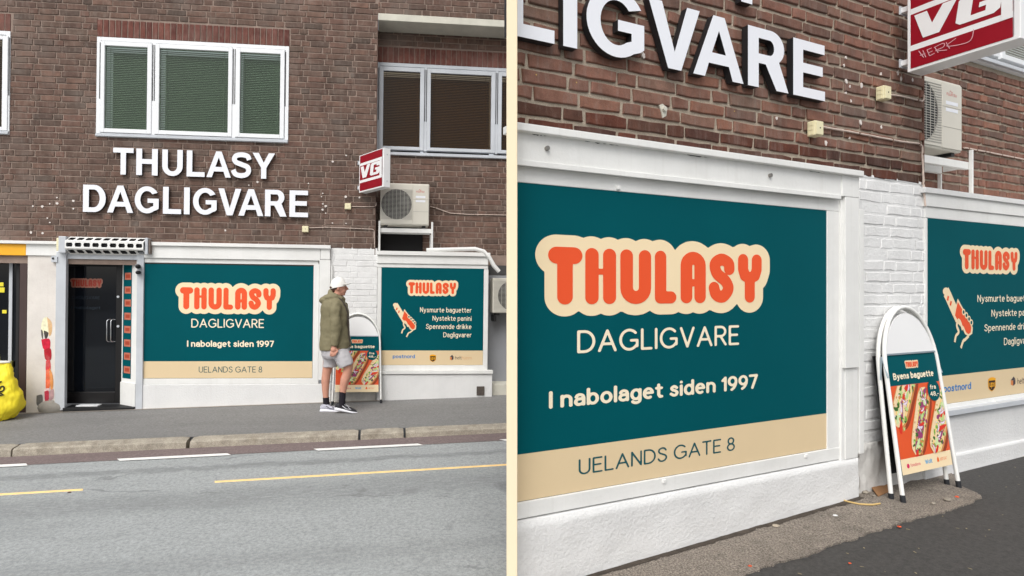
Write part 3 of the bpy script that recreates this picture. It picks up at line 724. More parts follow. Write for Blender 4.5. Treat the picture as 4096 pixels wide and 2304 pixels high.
# ---- ground floor boards
bar(FL, bld, 'cornice', WHITE, -380, 234, 963, 975, -.02, .075, 110)
bar(FL, bld, 'yellow_fascia', pm('yellow_board', (246, 180, 40), .5, .04, 3), -380, 103, 976, 1021, -.02, .035, 60)
bar(FL, bld, 'fascia', WHITE, 103.5, 236, 976, 1022, -.02, .035, 160)
bar(FL, bld, 'cornice', WHITE, 586, 1322, 974, 988, -.02, .085, 956)
bar(FL, bld, 'fascia', WHITE, 576, 1281, 989, 1037, -.02, .05, 930)
bar(FL, bld, 'fascia_end', WHITE, 1282, 1320, 993, 1038, -.02, .055, 1300)
bar(FL, bld, 'frame_top', WHITE, 574, 1274, 1038, 1055, -.02, .022, 912)
bar(FL, bld, 'casing', WHITE, 1252, 1274, 1056, 1535, -.02, .024)
bar(FL, bld, 'casing', WHITE, 1275, 1319, 1039, 1520, -.02, .05)
bar(FL, bld, 'casing_strip', WHITE, 1320, 1328, 1062, 1526, -.02, .03)
bar(FL, bld, 'sill_board', WHITE, 571, 1274, 1514, 1536, -.02, .02, 912)
def plinth(name, x0, x1, ytop, d, mat, xr=None):
    s0, s1 = L(x0, 1560, d)[0], L(x1, 1560, d)[0]; ht = L(xr or (x0 + x1) / 2, ytop, d)[1]; mb = MB(); n = 30; rings = []
    for i in range(n + 1):
        s = s0 + (s1 - s0) * i / n; b = h_base(s) - .05; w = .004 * noise.noise(Vector((s * 5, 2, 2)))
        rings.append([(s, .3, b), (s, -d - w, b), (s, -d - w, ht - .006), (s, -d + .008, ht), (s, .3, ht)][::-1])
    mb.loft(rings, sm=False); return part(name, mb, mat, bld)
plinth('plinth', 569, 1322, 1537, .03, WHITEROUGH, 900)
bar(FL, bld, 'door_post', GREYALU, 545, 572, 1008, 1638, -.02, .045)
bar(FL, bld, 'door_post', GREYALU, 221, 261, 1008, 1641, -.02, .045)
# rendered pier with faded mural
pier = bar(FL, bld, 'rendered_pier', WHITEOLD, 107, 222, 1023, 1660, -.25, .012)
mu = [((245, 238, 200), [(186, 1266), (198, 1282), (202, 1320), (190, 1334), (170, 1330), (165, 1305), (172, 1276)]),
      ((216, 176, 128), [(188, 1268), (207, 1290), (207, 1330), (197, 1345), (193, 1310)]),
      ((96, 90, 84), [(164, 1318), (171, 1325), (172, 1356), (166, 1345)]), ((70, 64, 60), [(175, 1322), (193, 1330), (190, 1348), (182, 1357), (177, 1340)]),
      ((206, 30, 60), [(165, 1358), (198, 1356), (200, 1392), (186, 1402), (172, 1392)]), ((176, 22, 40), [(176, 1400), (202, 1394), (206, 1430), (196, 1444), (180, 1434)]),
      ((214, 60, 66), [(184, 1443), (200, 1441), (202, 1480), (184, 1482)]), ((236, 110, 70), [(184, 1483), (196, 1481), (200, 1545), (184, 1556)]),
      ((226, 150, 84), [(198, 1470), (211, 1500), (213, 1545), (203, 1560)]), ((240, 200, 200), [(179, 1555), (196, 1553), (196, 1564), (180, 1566)]),
      ((190, 54, 74), [(178, 1566), (195, 1564), (195, 1602), (181, 1606)]), ((186, 150, 152), [(197, 1566), (214, 1556), (214, 1592), (198, 1600)]), ((106, 104, 100), [(147, 1582), (170, 1580), (168, 1618), (148, 1620)])]
for i, (c, P) in enumerate(mu):
    q = [L(x, y, .013) for x, y in P]; sp = crom(q + [q[0]], 5)[:-1]; ar = sum(sp[k][0] * sp[(k + 1) % len(sp)][1] - sp[(k + 1) % len(sp)][0] * sp[k][1] for k in range(len(sp)))
    if ar < 0: sp = sp[::-1]
    part('mural_patch', MB().flat(sp, [tuple(range(len(sp)))], .0128 + .0004 * i), pm('mural_%d' % i, c, .8, .22, 25, dirt=.3, dirtcol=(.62, .52, .47)), pier)
# neighbouring shop window on the far left
BRN = pm('brown_frame', (72, 56, 54), .5, .1, 3)
bar(FL, bld, 'shop_frame', BRN, 76, 106, 1024, 1655, -.2, -.01); bar(FL, bld, 'shop_frame', BRN, -380, 75.5, 1024, 1042, -.2, -.012, 40)
DGL = pm('dark_shop_glass', (14, 18, 24), .05, .2, 2, spec=.4)
bar(FL, bld, 'shop_pane', DGL, -380, 76, 1042, 1652, -.19, -.17, 40, 0)
bar(FL, bld, 'shelf_rail', GREYALU, 34, 48, 1050, 1445, -.168, -.15); bar(FL, bld, 'shop_frame', DARKM, 62, 75, 1042, 1650, -.168, -.12)
bar(FL, bld, 'shelf_board', pm('olive_board', (120, 116, 60), .6, .1), -380, 48, 1445, 1470, -.168, -.13, 20)
for x0, x1, y0, y1 in ((-4, 14, 1130, 1146), (-8, 18, 1150, 1170), (8, 26, 1240, 1254)): bar(FL, bld, 'price_tag', pm('yellow_tag', (240, 224, 60), .5, .05), x0, x1, y0, y1, -.168, -.160)
# doorway: dark glazed door set back, splayed reveal with a strip of stickers
DD = -.20; hdT = L(300, 1036, 0)[1]; hdB = h_base(L(400, 1640)[0]) + .01
dS0, dS1 = L(258, 1300, DD)[0] - .06, L(488, 1300, DD)[0]; fS0, fS1 = L(262, 1300)[0], L(546, 1300)[0]
lintel = part('door_soffit', MB().box(dS0, fS1 + .02, DD - .05, .018, hdT, hdT + .12), GREYALU, bld, .004)
part('threshold', MB().box(fS0, fS1, DD, .05, hdB - .06, hdB + .035), BLACK, bld, .004)
part('threshold_reflection', MB().box(L(298, 1620, .0)[0], L(385, 1620, .0)[0], -.16, -.03, hdB + .036, hdB + .05), ALU, bld, .003)  # white slab stands in for a bright reflection at the door foot
door = part('door', ring(MB(), dS0, dS1, hdB + .05, hdT - .005, .085, DD - .05, DD, tb=.16), DOORB, bld, .004)
part('pane', MB().box(dS0 + .085, dS1 - .085, DD - .04, DD - .03, hdB + .2, hdT - .08), DGL, door)
hp = [(0, .0), (0, .05), (0, .05), (0, 0)]
for x in (434, 450):
    s = L(x, 1300, DD)[0]; z1, z0 = L(x, 1278, DD)[1], L(x, 1366, DD)[1]
    part('handle', MB().tube([(s + .035, DD, z1), (s + .012, DD + .035, z1), (s, DD + .05, z1 - .02), (s, DD + .05, z0 + .02), (s + .012, DD + .035, z0), (s + .035, DD, z0)], .008), pm('chrome', (200, 202, 205), .2, .03, 5, metal=1.0), door)
for y in (1187, 1305):
    s, z = L(473, y, DD); mb = MB().tube([(s, DD - .001, z), (s, DD + .012, z)], .017, 14); part('lock', mb, GREYALU, door)
dk1 = pm('door_logo_backing', (150, 100, 84), .5, .05, 3); dk2 = pm('door_logo_letters', (150, 44, 26), .5, .05, 3)
a0, b1 = L(276, 1112, DD); a1, b0 = L(407, 1152, DD); logo(door, a0, a1, b0, b1, DD - .029, dk1, dk2)
txm = pm('door_text', (26, 40, 52), .5, .05); tb = MB()
for y, t, x0, x1 in ((1190, 'DAGLIGVARE', 285, 395), (1230, 'I nabolaget', 282, 398)): text_fit(tb, t, L(x0, y, DD)[0], L(x1, y, DD)[0], L(x0, y + 6, DD)[1], L(x0, y - 6, DD)[1], DD - .0285, .045)
part('door_lettering', tb, txm, door)
# splayed reveal
A, Bq = (dS1, DD), (fS1, .0)
def spl(t, h, o=0.0):
    nx, ny = -(Bq[1] - A[1]), (Bq[0] - A[0]); q = math.hypot(nx, ny)
    return (A[0] + (Bq[0] - A[0]) * t + nx / q * o, -(A[1] + (Bq[1] - A[1]) * t + ny / q * o), h)
def splq(t0, t1, h0, h1, o): return MB().add([spl(t0, h0, o), spl(t1, h0, o), spl(t1, h1, o), spl(t0, h1, o)], [(0, 1, 2, 3)])
rev = part('door_reveal', MB().loft([[spl(0, hdB, 0), spl(1, hdB, 0), spl(1, hdB, -.05), spl(0, hdB, -.05)], [spl(0, hdT, 0), spl(1, hdT, 0), spl(1, hdT, -.05), spl(0, hdT, -.05)]], sm=False), WHITE, bld)
hz = lambda y: L(510, y, -.12)[1]
stp = part('sticker_strip', splq(.08, .66, hz(1514), hz(1058), .002), TEAL, rev)
STK = pm('sticker_salmon', (196, 116, 92), .5, .04); STK2 = pm('sticker_red', (170, 70, 48), .5, .04)
for y in (1105, 1160, 1212, 1265, 1318, 1372, 1425, 1479):
    q = part('sticker', splq(.18, .62, hz(y + 14), hz(y - 14), .004), STK, stp); part('sticker_print', splq(.26, .55, hz(y + 7), hz(y - 7), .005), STK2, q)
part('reveal_base', MB().loft([[spl(-.02, hdB, 0), spl(1.0, hdB, 0), spl(1.0, hdB, .012), spl(-.02, hdB, .012)][::-1], [spl(-.02, hz(1530), 0), spl(1.0, hz(1530), 0), spl(1.0, hz(1530), .012), spl(-.02, hz(1530), .012)][::-1]], sm=False), WHITE, bld)
# roller-shutter housing with slotted faces
sh = thing('shutter_box', 'white slotted roller shutter housing above the dark shop door', 'shutter box', FL, (L(420, 990)[0], .02, L(420, 1016)[1]))
q0, q1 = L(262, 980, .15)[0], L(576, 980, .15)[0]; prof = [(.03, L(262, 946, .03)[1]), (.17, L(262, 963, .17)[1]), (.17, L(262, 993, .17)[1]), (.03, L(262, 1017, .03)[1])]
part('drum', MB().box(q0 + .01, q1 - .01, -.01, .045, prof[3][1] + .012, prof[0][1] - .01), BLACK, sh)
dr = MB(); dr.tube([(q0 + .02, .09, (prof[1][1] + prof[2][1]) / 2), (q1 - .02, .09, (prof[1][1] + prof[2][1]) / 2)], .045, 14); part('roller', dr, DARKM, sh)
for (d0, z0), (d1, z1) in zip(prof[:-1], prof[1:]):
    ln = math.hypot(d1 - d0, z1 - z0); lp = [[(0, 0), (q1 - q0, 0), (q1 - q0, ln), (0, ln)]]; n = 9; pw = (q1 - q0) / n; hw2, hh = pw * .38, ln * .27
    for k in range(n):
        cx, cy = (k + .5) * pw, ln / 2; lp.append([(cx - hw2, cy), (cx - hw2 * .8, cy + hh), (cx + hw2 * .8, cy + hh), (cx + hw2, cy), (cx + hw2 * .8, cy - hh), (cx - hw2 * .8, cy - hh)])
    vs, fs = curve_mesh(lp); part('slotted_plate', MB().add([(q0 + p[0], -(d0 + (d1 - d0) * p[1] / ln), z0 + (z1 - z0) * p[1] / ln) for p in vs], fs), WHITE, sh)
for a, b, m in ((q0 - .10, q0 - .002, GREYALU), (q1 + .002, q1 + .045, GREYALU)):
    part('end_cap', MB().box(a, b, .0, .14, prof[3][1] + .01, prof[0][1] - .005), m, sh, .01)
part('end_hinge', MB().box(q0 - .135, q0 - .101, .01, .12, prof[3][1] + .04, prof[0][1] - .03), BOXC, sh, .006)
part('end_hinge', MB().box(q1 + .047, q1 + .07, .01, .12, prof[3][1] + .02, prof[0][1] - .03), pm('rusty_grey', (120, 108, 100), .7, .2, 20), sh, .006)
kb = MB(); bar(FL, None, '', None, 204, 229, 1025, 1049, .012, .06, mb=kb); b0 = L(216, 1049, .03)
k = thing('key_box', 'small grey key switch box beside the shop door post', 'switch box', FL, (b0[0], .012, b0[1])); part('case', kb, GREYALU, k, .005)
part('keyhole', MB().tube([(b0[0] + .005, .058, b0[1] + .05), (b0[0] + .005, .066, b0[1] + .05)], .016, 12), DARKM, k)
for i, (x, y) in enumerate(((552, 1066), (553, 1090))):
    s, z = L(x, y, .08); t = thing('security_camera', ['upper black dome camera on the shop door post', 'lower black camera on the shop door post'][i], 'camera', FL, (s - .02, .045, z), 'door post cameras')
    part('bracket', MB().box(s - .035, s - .012, .045, .075, z - .02, z + .03), GREYALU, t, .003)
    part('body', MB().ell((s + .01, .10, z), (.034, .05, .032 if i == 0 else .026)), DARKM, t); part('lens', MB().tube([(s + .012, .148, z - .008), (s + .014, .158, z - .012)], .014, 12), BLACK, t)
# ---- white painted brick pier
pS0, pS1 = L(1328, 1300)[0], L(1506, 1300)[0]; hp1 = L(1420, 991)[1]; hp0 = h_base(pS0)
part('pier_wall', MB().box(pS0 - .03, pS1, -.3, -.004, hp0 - .1, hp1), WBRICK, bld)
bricks(FL, bld, lay(pS0, pS1 + .001, L(1400, 1560)[1], hp1, [], .085, .012, .267, .128, 21), -.004, .0038, WBRICK, .0028, .0025, name='painted_brick')
part('pier_foot', MB().box(pS0 - .02, pS1, -.02, .02, hp0 - .1, L(1400, 1560)[1] - .004), pm('worn_render', (196, 194, 188), .9, .2, 8, 1.0, 25, dirt=.4), bld, .006)
# ---- projecting bay with second poster
bS0, bS1 = L(1508, 1300)[0], L(1952, 1300)[0]; bsl = L(1972, 1490, .06)[0]
part('bay_core', MB().box(bS0, bS1 - .004, RD, -.016, h_base(bS1) - .1, L(1700, 1022)[1]), WHITE, bld)
bar(FL, bld, 'bay_cornice', WHITE, 1508, 1962, 1003, 1019, RD, .06, 1530)
bar(FL, bld, 'bay_fascia', WHITE, 1508, 1953, 1020, 1053, -.015, .03, 1530)
bar(FL, bld, 'frame_top', WHITE, 1508, 1952, 1054, 1069, -.015, .012, 1530)
bar(FL, bld, 'casing', WHITE, 1508, 1524, 1070, 1480, -.015, .014); bar(FL, bld, 'casing', WHITE, 1934, 1952, 1078, 1482, -.015, .014)
bar(FL, bld, 'sill_board', WHITE, 1524.5, 1933.5, 1461, 1480, -.015, .012, 1730)
bar(FL, bld, 'bay_sill', WHITE, 1516, 1972, 1482, 1496, -.015, .06, 1740)
plinth('bay_plinth', 1510, 1968, 1497, .035, WHITEROUGH, 1740)
bar(FL, bld, 'vent_grille', pm('rusty_grille', (84, 76, 70), .8, .25, 30, .5, 60), 1907, 1938, 1546, 1582, .03, .05)
# rendered wall and block to the right of the bay
part('rendered_wall', MB().box(bS1, SR, RD - .05, RD + .02, h_base(bS1) - .1, L(1980, 1100, RD)[1]), GREYREND, bld)
part('dark_band', MB().box(bS1, SR, RD - .05, RD + .03, L(1980, 1099, RD)[1], L(1980, 1062, RD)[1]), pm('lead_flashing', (70, 70, 70), .6, .1), bld)
part('step_block', MB().box(bS1 + .03, SR, RD, -.06, h_base(bS1) - .05, L(1980, 1536, -.06)[1]), CONC, bld, .012)
# filler spots on the wall
rng = random.Random(3); spots = [(228, 790), (294, 803), (200, 815), (169, 826), (132, 825), (229, 814), (294, 835), (200, 890), (190, 873), (171, 932), (124, 929), (902, 922), (1291, 774), (1286, 787), (1292, 816), (1303, 825), (1291, 838), (1303, 853), (1383, 787), (1234, 734), (1385, 622), (1331, 647), (1330, 892), (1384, 894), (1438, 790), (1030, 728), (996, 741)]
mb = MB()
for x, y in spots:
    s, z = L(x, y); n = 9; r = rng.uniform(.009, .02); q = [(s + r * rng.uniform(.6, 1.2) * math.cos(2 * math.pi * k / n), z + r * rng.uniform(.6, 1.2) * math.sin(2 * math.pi * k / n)) for k in range(n)]
    mb.prism(q, -.002, .006)
part('filler_spots', mb, pm('filler', (222, 214, 208), .9, .08), bld, kind='stuff')
# ---- block lettering on the wall (left)
def word(F, par, items, base, top, d0, d1):
    """items: (char, x0, x1); base/top: pixel lines (p, q)"""
    hb = lineh(F, *base, d1); ht = lineh(F, *top, d1)
    for ch, x0, x1 in items:
        ym = (base[0][1] + top[0][1]) / 2 
        s0, s1 = F.px(x0, ym, d1)[0], F.px(x1, ym, d1)[0]; m = (s0 + s1) / 2
        part('letter', letter(ch, s0, s1, hb(m), ht(m), d0, d1), [SIGNW, SIGNK], par)
        for q in (.3, .7):
            pass
t1 = thing('letter_sign', 'upper row of white block letters on the brown brick under the green window', 'letter sign', FL, (L(776, 700)[0], 0, L(776, 707)[1]), 'block letter signs')
word(FL, t1, [('T', 452, 534), ('H', 545, 631), ('U', 649, 731), ('L', 747, 819), ('A', 826, 924), ('S', 924, 1006), ('Y', 1010, 1100)], ((452, 697), (1100, 716)), ((452, 590), (1100, 614)), .018, .055)
t2 = thing('letter_sign', 'lower longer row of white block letters on the brown brick wall', 'letter sign', FL, (L(776, 840)[0], 0, L(776, 850)[1]), 'block letter signs')
word(FL, t2, [('D', 332, 423), ('A', 429, 533), ('G', 539, 635), ('L', 652, 725), ('I', 736, 759), ('G', 772, 867), ('V', 873, 965), ('A', 954, 1054), ('R', 1060, 1147), ('E', 1158, 1233)], ((332, 847), (1233, 869)), ((332, 738), (1233, 763)), .018, .055)
# ---- posters
def blob2(cx, cy, rx, ry, a): return [(cx + rx * math.cos(t) * math.cos(a) - ry * math.sin(t) * math.sin(a), cy + rx * math.cos(t) * math.sin(a) + ry * math.sin(t) * math.cos(a)) for t in [2 * math.pi * k / 14 for k in range(14)]]
def hand_print(par, F, d, cx, cy, sx, sy, c_line, c_fill):
    """line drawing of a hand holding a wrapped baguette; unit box mapped to the wall"""
    P = lambda q: [(cx + (x - .5) * sx, cy + (y - .5) * sy) for x, y in q]
    def shp(name, q, m, dd):
        vs, fs = curve_mesh([P(q)]); return part(name, MB().flat(vs, fs, dd), m, par)
    def lnp(pts, w): return [[(x, y) for x, y in stroke(P(pts), w)]]
    shp('baguette_print', stroke(crom([(.13, .93), (.2, .86), (.34, .70), (.52, .50)], 5), .2) , c_line, d)
    mb = MB(); vs, fs = curve_mesh([P(arc(.125, .935, .098, .062, 0, 360, 16))]); mb.flat(vs, fs, d + .0003); part('baguette_print', mb, c_line, par)
    shp('wrap_print', [(.50, .82), (.72, .62), (.92, .44), (1.0, .34), (.98, .24), (.86, .20), (.74, .24), (.66, .33), (.50, .42), (.36, .54)], c_line, d + .0006)
    shp('wrap_print', [(.50, .77), (.70, .60), (.88, .43), (.95, .34), (.93, .26), (.85, .235), (.77, .27), (.70, .36), (.52, .45), (.41, .55)], c_fill, d + .0009)
    lw = .028 * sx * 2.0
    mb = MB()
    for k, (x, y) in enumerate(((.69, .60), (.78, .545), (.865, .485), (.94, .425))):
        vs, fs = curve_mesh([P(blob2(x, y, .058, .052, -.7))]); mb.flat(vs, fs, d + .0013 + k * .0006)
        vs, fs = curve_mesh([P(blob2(x, y, .030, .030, -.7))]); mb.flat(vs, fs, d + .0016 + k * .0006, 1)
    for pts in ([(.50, .48), (.47, .38), (.53, .28), (.44, .22), (.40, .12)], [(.86, .21), (.74, .15), (.68, .13), (.60, .02)], [(.50, .48), (.58, .44), (.66, .31)]):
        vs, fs = curve_mesh([stroke(crom(P(pts), 5), lw)]); mb.flat(vs, fs, d + .0012)
    part('hand_print', mb, [c_line, TEAL], par)
    mb = MB()
    for pts in ([(.20, .86), (.17, .79)], [(.29, .78), (.26, .71)]):
        vs, fs = curve_mesh([stroke(P(pts), lw * .9)]); mb.flat(vs, fs, d + .0012)
    part('score_print', mb, c_fill, par)
BLUE = pm('print_blue', (52, 128, 196), .5, .02); UPSB = pm('print_dark_brown', (52, 32, 20), .5, .02); UPSG = pm('print_gold', (244, 172, 20), .5, .02)
HELTD = pm('print_dark', (70, 60, 66), .5, .02); HELTO = pm('print_tan', (214, 130, 70), .5, .02)
def shield(cx, cy, w, h):
    return [(cx - w / 2, cy + h * .40)] + [(cx - w / 2 + w * i / 8, cy + h * (.40 + .10 * math.sin(math.pi * i / 8))) for i in range(1, 8)] + [(cx + w / 2, cy + h * .40), (cx + w / 2, cy - h * .12)] + [(cx + w * .42, cy - h * .28), (cx + w * .2, cy - h * .42), (cx, cy - h * .5), (cx - w * .2, cy - h * .42), (cx - w * .42, cy - h * .28), (cx - w / 2, cy - h * .12)]
def delivery_marks(F, par, d, post, ups, hic, htx):
    """post,htx: (s0,s1,hb,hc); ups,hic: (s0,s1,h0,h1)"""
    mb = MB(); text_fit(mb, 'postnord', *post, d, .10); part('delivery_mark', mb, BLUE, par)
    s0, s1, h0, h1 = ups; cx, cy, w, h = (s0 + s1) / 2, (h0 + h1) / 2, s1 - s0, h1 - h0
    mb = MB(); vs, fs = curve_mesh([shield(cx, cy, w, h)]); mb.flat(vs, fs, d, 0); vs, fs = curve_mesh([shield(cx, cy - h * .01, w * .86, h * .88)]); mb.flat(vs, fs, d + .0004, 1)
    text_fit(mb, 'ups', cx - w * .36, cx + w * .36, cy - h * .18, cy + h * .26, d + .0008, .09, 0)
    vs, fs = curve_mesh([[(cx - w * .42, cy + h * .28), (cx + w * .42, cy + h * .28), (cx + w * .42, cy + h * .38), (cx, cy + h * .46), (cx - w * .42, cy + h * .38)]]); mb.flat(vs, fs, d + .0008, 0)
    part('delivery_mark', mb, [UPSG, UPSB], par)
    s0, s1, h0, h1 = hic; mb = MB(); cx = (s0 + s1) / 2; w = s1 - s0; h = h1 - h0
    for q, mi in (([(s0, h0 + h * .15), (cx, h0), (cx, h0 + h * .55), (s0, h0 + h * .62)], 1), ([(cx, h0), (s1, h0 + h * .18), (s1, h0 + h * .66), (cx, h0 + h * .55)], 0), ([(s0, h0 + h * .64), (cx, h0 + h * .57), (s1, h0 + h * .68), (cx + w * .1, h1), (cx - w * .2, h0 + h * .8)], 0)):
        vs, fs = curve_mesh([q]); mb.flat(vs, fs, d, mi)
    a = htx[0] + (htx[1] - htx[0]) * .40
    text_fit(mb, 'helt', htx[0], a - .004, htx[2], htx[3], d, .05, 0); text_fit(mb, 'hjem', a, htx[1], htx[2], htx[3], d, .05, 2)
    part('delivery_mark', mb, [HELTD, HELTO, pm('print_pale_tan', (222, 176, 130), .5, .02)], par)
PD = .012
def poster(F, name, label, s0, s1, h0, h1, hs, d):
    t = thing(name, label, 'poster', F, ((s0 + s1) / 2, 0, h0))
    part('gasket', MB().box(s0 - .006, s1 + .006, d - .014, d - .004, h0 - .005, h1 + .006), BLACK, t)
    part('panel', MB().box(s0, s1, d - .012, d, hs, h1), TEAL, t); part('address_strip', MB().box(s0, s1, d - .012, d, h0, hs - .0008), BEIGE, t)
    return t
# main poster, left
d = PD; ps0, ps1 = L(573, 1280, d)[0], L(1251, 1280, d)[0]; ph1, ph0, phs = L(912, 1060, d)[1], L(912, 1512, d)[1], L(912, 1445, d)[1]
po = poster(FL, 'shop_poster', 'large teal poster beside the dark shop door, with street address strip', ps0, ps1, ph0, ph1, phs, d)
logo(po, L(700, 1190, d)[0], L(1121.5, 1190, d)[0], L(910, 1257, d)[1], L(910, 1131.5, d)[1], d)
def line(F, par, t, x0, x1, xr, yc, yb, d, mat, bold=0.0, name='lettering'):
    mb = MB(); text_fit(mb, t, F.px(x0, yb, d)[0], F.px(x1, yb, d)[0], F.px(xr, yb, d)[1], F.px(xr, yc, d)[1], d + .0012, bold); return part(name, mb, mat, par)
line(FL, po, 'DAGLIGVARE', 765, 1056, 910, 1275.5, 1311, d, TEXTC, .068)
line(FL, po, 'I nabolaget siden 1997', 748, 1096, 910, 1362, 1387.5, d, TEXTC, .104)
line(FL, po, 'UELANDS GATE 8', 795, 1049, 910, 1466, 1490, d, TEXTT, .058)
# bay poster, left
d = .008; ps0, ps1 = L(1525, 1270, d)[0], L(1933, 1270, d)[0]; ph1, ph0, phs = L(1728, 1072.5, d)[1], L(1728, 1460, d)[1], L(1728, 1402, d)[1]
po = poster(FL, 'bay_poster', 'smaller teal poster with baguette drawing on the far bay behind the sandwich board', ps0, ps1, ph0, ph1, phs, d)
logo(po, L(1624, 1150, d)[0], L(1833, 1150, d)[0], L(1728, 1185, d)[1], L(1728, 1120, d)[1], d)
for t, x0, yc, yb in (('Nysmurte baguetter', 1680, 1229.5, 1250), ('Nystekte panini', 1730, 1263, 1283), ('Spennende drikke', 1704, 1296, 1316), ('Dagligvarer', 1773, 1329, 1349)): line(FL, po, t, x0, 1886, 1785, yc, yb, d, TEXTC, .075)
a = L(1568, 1350, d); b = L(1666, 1212, d); hand_print(po, FL, d + .0012, (a[0] + b[0]) / 2, (a[1] + b[1]) / 2, b[0] - a[0], b[1] - a[1], CREAM, ORANGE)
q = lambda x0, x1, y0, y1: (L(x0, y0, d)[0], L(x1, y0, d)[0], L((x0 + x1) / 2, y1, d)[1], L((x0 + x1) / 2, y0, d)[1])
delivery_marks(FL, po, d + .0012, q(1571, 1660, 1418, 1433), q(1719, 1744, 1418, 1448), q(1800, 1814, 1419, 1441), q(1821, 1887, 1424, 1438))

# ---- newspaper sign (perpendicular box with red face)
def box_sign(fr, name, label, A, B, thick, h0, h1, bands, flip=False):
    """box between plan points A (at the wall) and B (outer end); near face is the one looking at the camera"""
    ax, ay = B[0] - A[0], B[1] - A[1]; ln = math.hypot(ax, ay); ax, ay = ax / ln, ay / ln; nx, ny = ay, -ax      # nx,ny: away from the lettered face
    T = h1 - h0
    def P(a, t, z): return (A[0] + ax * a + nx * t, -(A[1] + ay * a + ny * t), z)
    t = thing(name, label, 'sign', fr, (A[0], 0, h0), 'newspaper box signs')
    def slab(a0, a1, t0, t1, z0, z1):
        return MB().loft([[P(a0, t0, z0), P(a1, t0, z0), P(a1, t1, z0), P(a0, t1, z0)], [P(a0, t0, z1), P(a1, t0, z1), P(a1, t1, z1), P(a0, t1, z1)]], sm=False)
    part('case', slab(.012, ln - .004, .012, thick - .012, h0 + .01, h1 - .01), SIGNWH, t)
    fr_ = MB()
    for q in ((0, ln, 0, thick, h0, h0 + .018), (0, ln, 0, thick, h1 - .010, h1)): m = slab(*q); fr_.add(m.v, m.f)
    for q in ((-.001, .02, -.001, thick + .001, h0 + .0005, h1 - .0005), (ln - .03, ln + .003, .004, thick - .004, h0 + .001, h1 - .001)): m = slab(*q); fr_.add(m.v, m.f)
    part('rim', fr_, SIGNWH, t, .004)
    for side in (0, 1):
        tt = (lambda o: -o) if side == 0 else (lambda o: thick + o)
        o = -.004
        face = MB(); nb = 6                                    # slightly pillowed plastic face, red with white bands
        for z0, z1, mi in bands:
            a0, a1 = .02, ln - .03
            zz0, zz1 = h1 - z1 * T, h1 - z0 * T
            zz0 = max(zz0, h0 + .018); zz1 = min(zz1, h1 - .010)
            vs = [P(a0, tt(.002), zz0), P(a1, tt(.002), zz0), P(a1, tt(.002), zz1), P(a0, tt(.002), zz1)]
            face.add(vs, [(0, 1, 2, 3) if side == 0 else (3, 2, 1, 0)], mi)
        f = part('face', face, [REDP, SIGNWH], t)
        if side == 0:
            lm = MB(); g = lambda x, y: P(.02 + x * (ln - .05), -.0045, h1 - y * T)
            y0, y1 = bands[2][0], bands[2][1]; yy = lambda k: y0 + .012 + (y1 - y0 - .024) * (1 - k)
            V = [(.0, .96), (.16, .96), (.25, .50), (.35, 1.0), (.52, 1.0), (.36, .10), (.16, .10)]
            G = [(.545, .20), (.545, .86), (.60, 1.0), (.97, 1.0), (1.03, .92), (1.03, .70), (.86, .70), (.86, .82), (.71, .82), (.71, .28), (.87, .28), (.87, .44), (.79, .44), (.79, .59), (1.03, .59), (1.03, .20), (.97, .10), (.60, .10)]
            for lp in (V, G):
                vs, fs = curve_mesh([lp]); lm.add([g(p[0] * .86 + .02 - (0.5 - p[1]) * .05, yy(p[1])) for p in vs], fs)
            part('sign_letters', lm, SIGNWH, f)
            wm = MB(); w0, w1 = .90, 1.0                    # white end return between the bands
            wm.add([P(.02 + w0 * (ln - .05), -.005, h1 - bands[3][1] * T), P(.02 + w1 * (ln - .05), -.005, h1 - bands[3][1] * T), P(.02 + w1 * (ln - .05), -.005, h1 - bands[1][0] * T), P(.02 + w0 * (ln - .05), -.005, h1 - bands[1][0] * T)], [(0, 1, 2, 3)])
            part('white_return', wm, SIGNWH, f)
    for z in (h0 + .12 * T, h0 + .80 * T):
        part('bracket', slab(-.055, -.002, .02, thick - .03, z, z + .035), SIGNWH, t, .004)
        part('wall_plate', slab(-.058, -.05, .005, thick - .01, z - .012, z + .047), GREYALU, t, .002)
        mb = MB(); mb.tube([(P(ln + .003, thick / 2, z + .02)[0], -P(ln + .003, thick / 2, z + .02)[1], z + .02), (P(ln + .009, thick / 2, z + .02)[0], -P(ln + .009, thick / 2, z + .02)[1], z + .02)], .008, 8); part('screw', mb, GREYALU, t)
    return t, P, ln, T
BANDS = [(0, .22, 0), (.22, .29, 1), (.29, .68, 0), (.68, .75, 1), (.75, 1, 0)]
sa = (L(1437, 700, .07)[0], .07); sb = (L(1533, 690, .60)[0], .60)
box_sign(FL, 'newspaper_sign', 'complete red and white box sign on the brown wall, above the air conditioner', sa, sb, .115, L(1437, 771, .07)[1], L(1437, 624, .07)[1], BANDS)

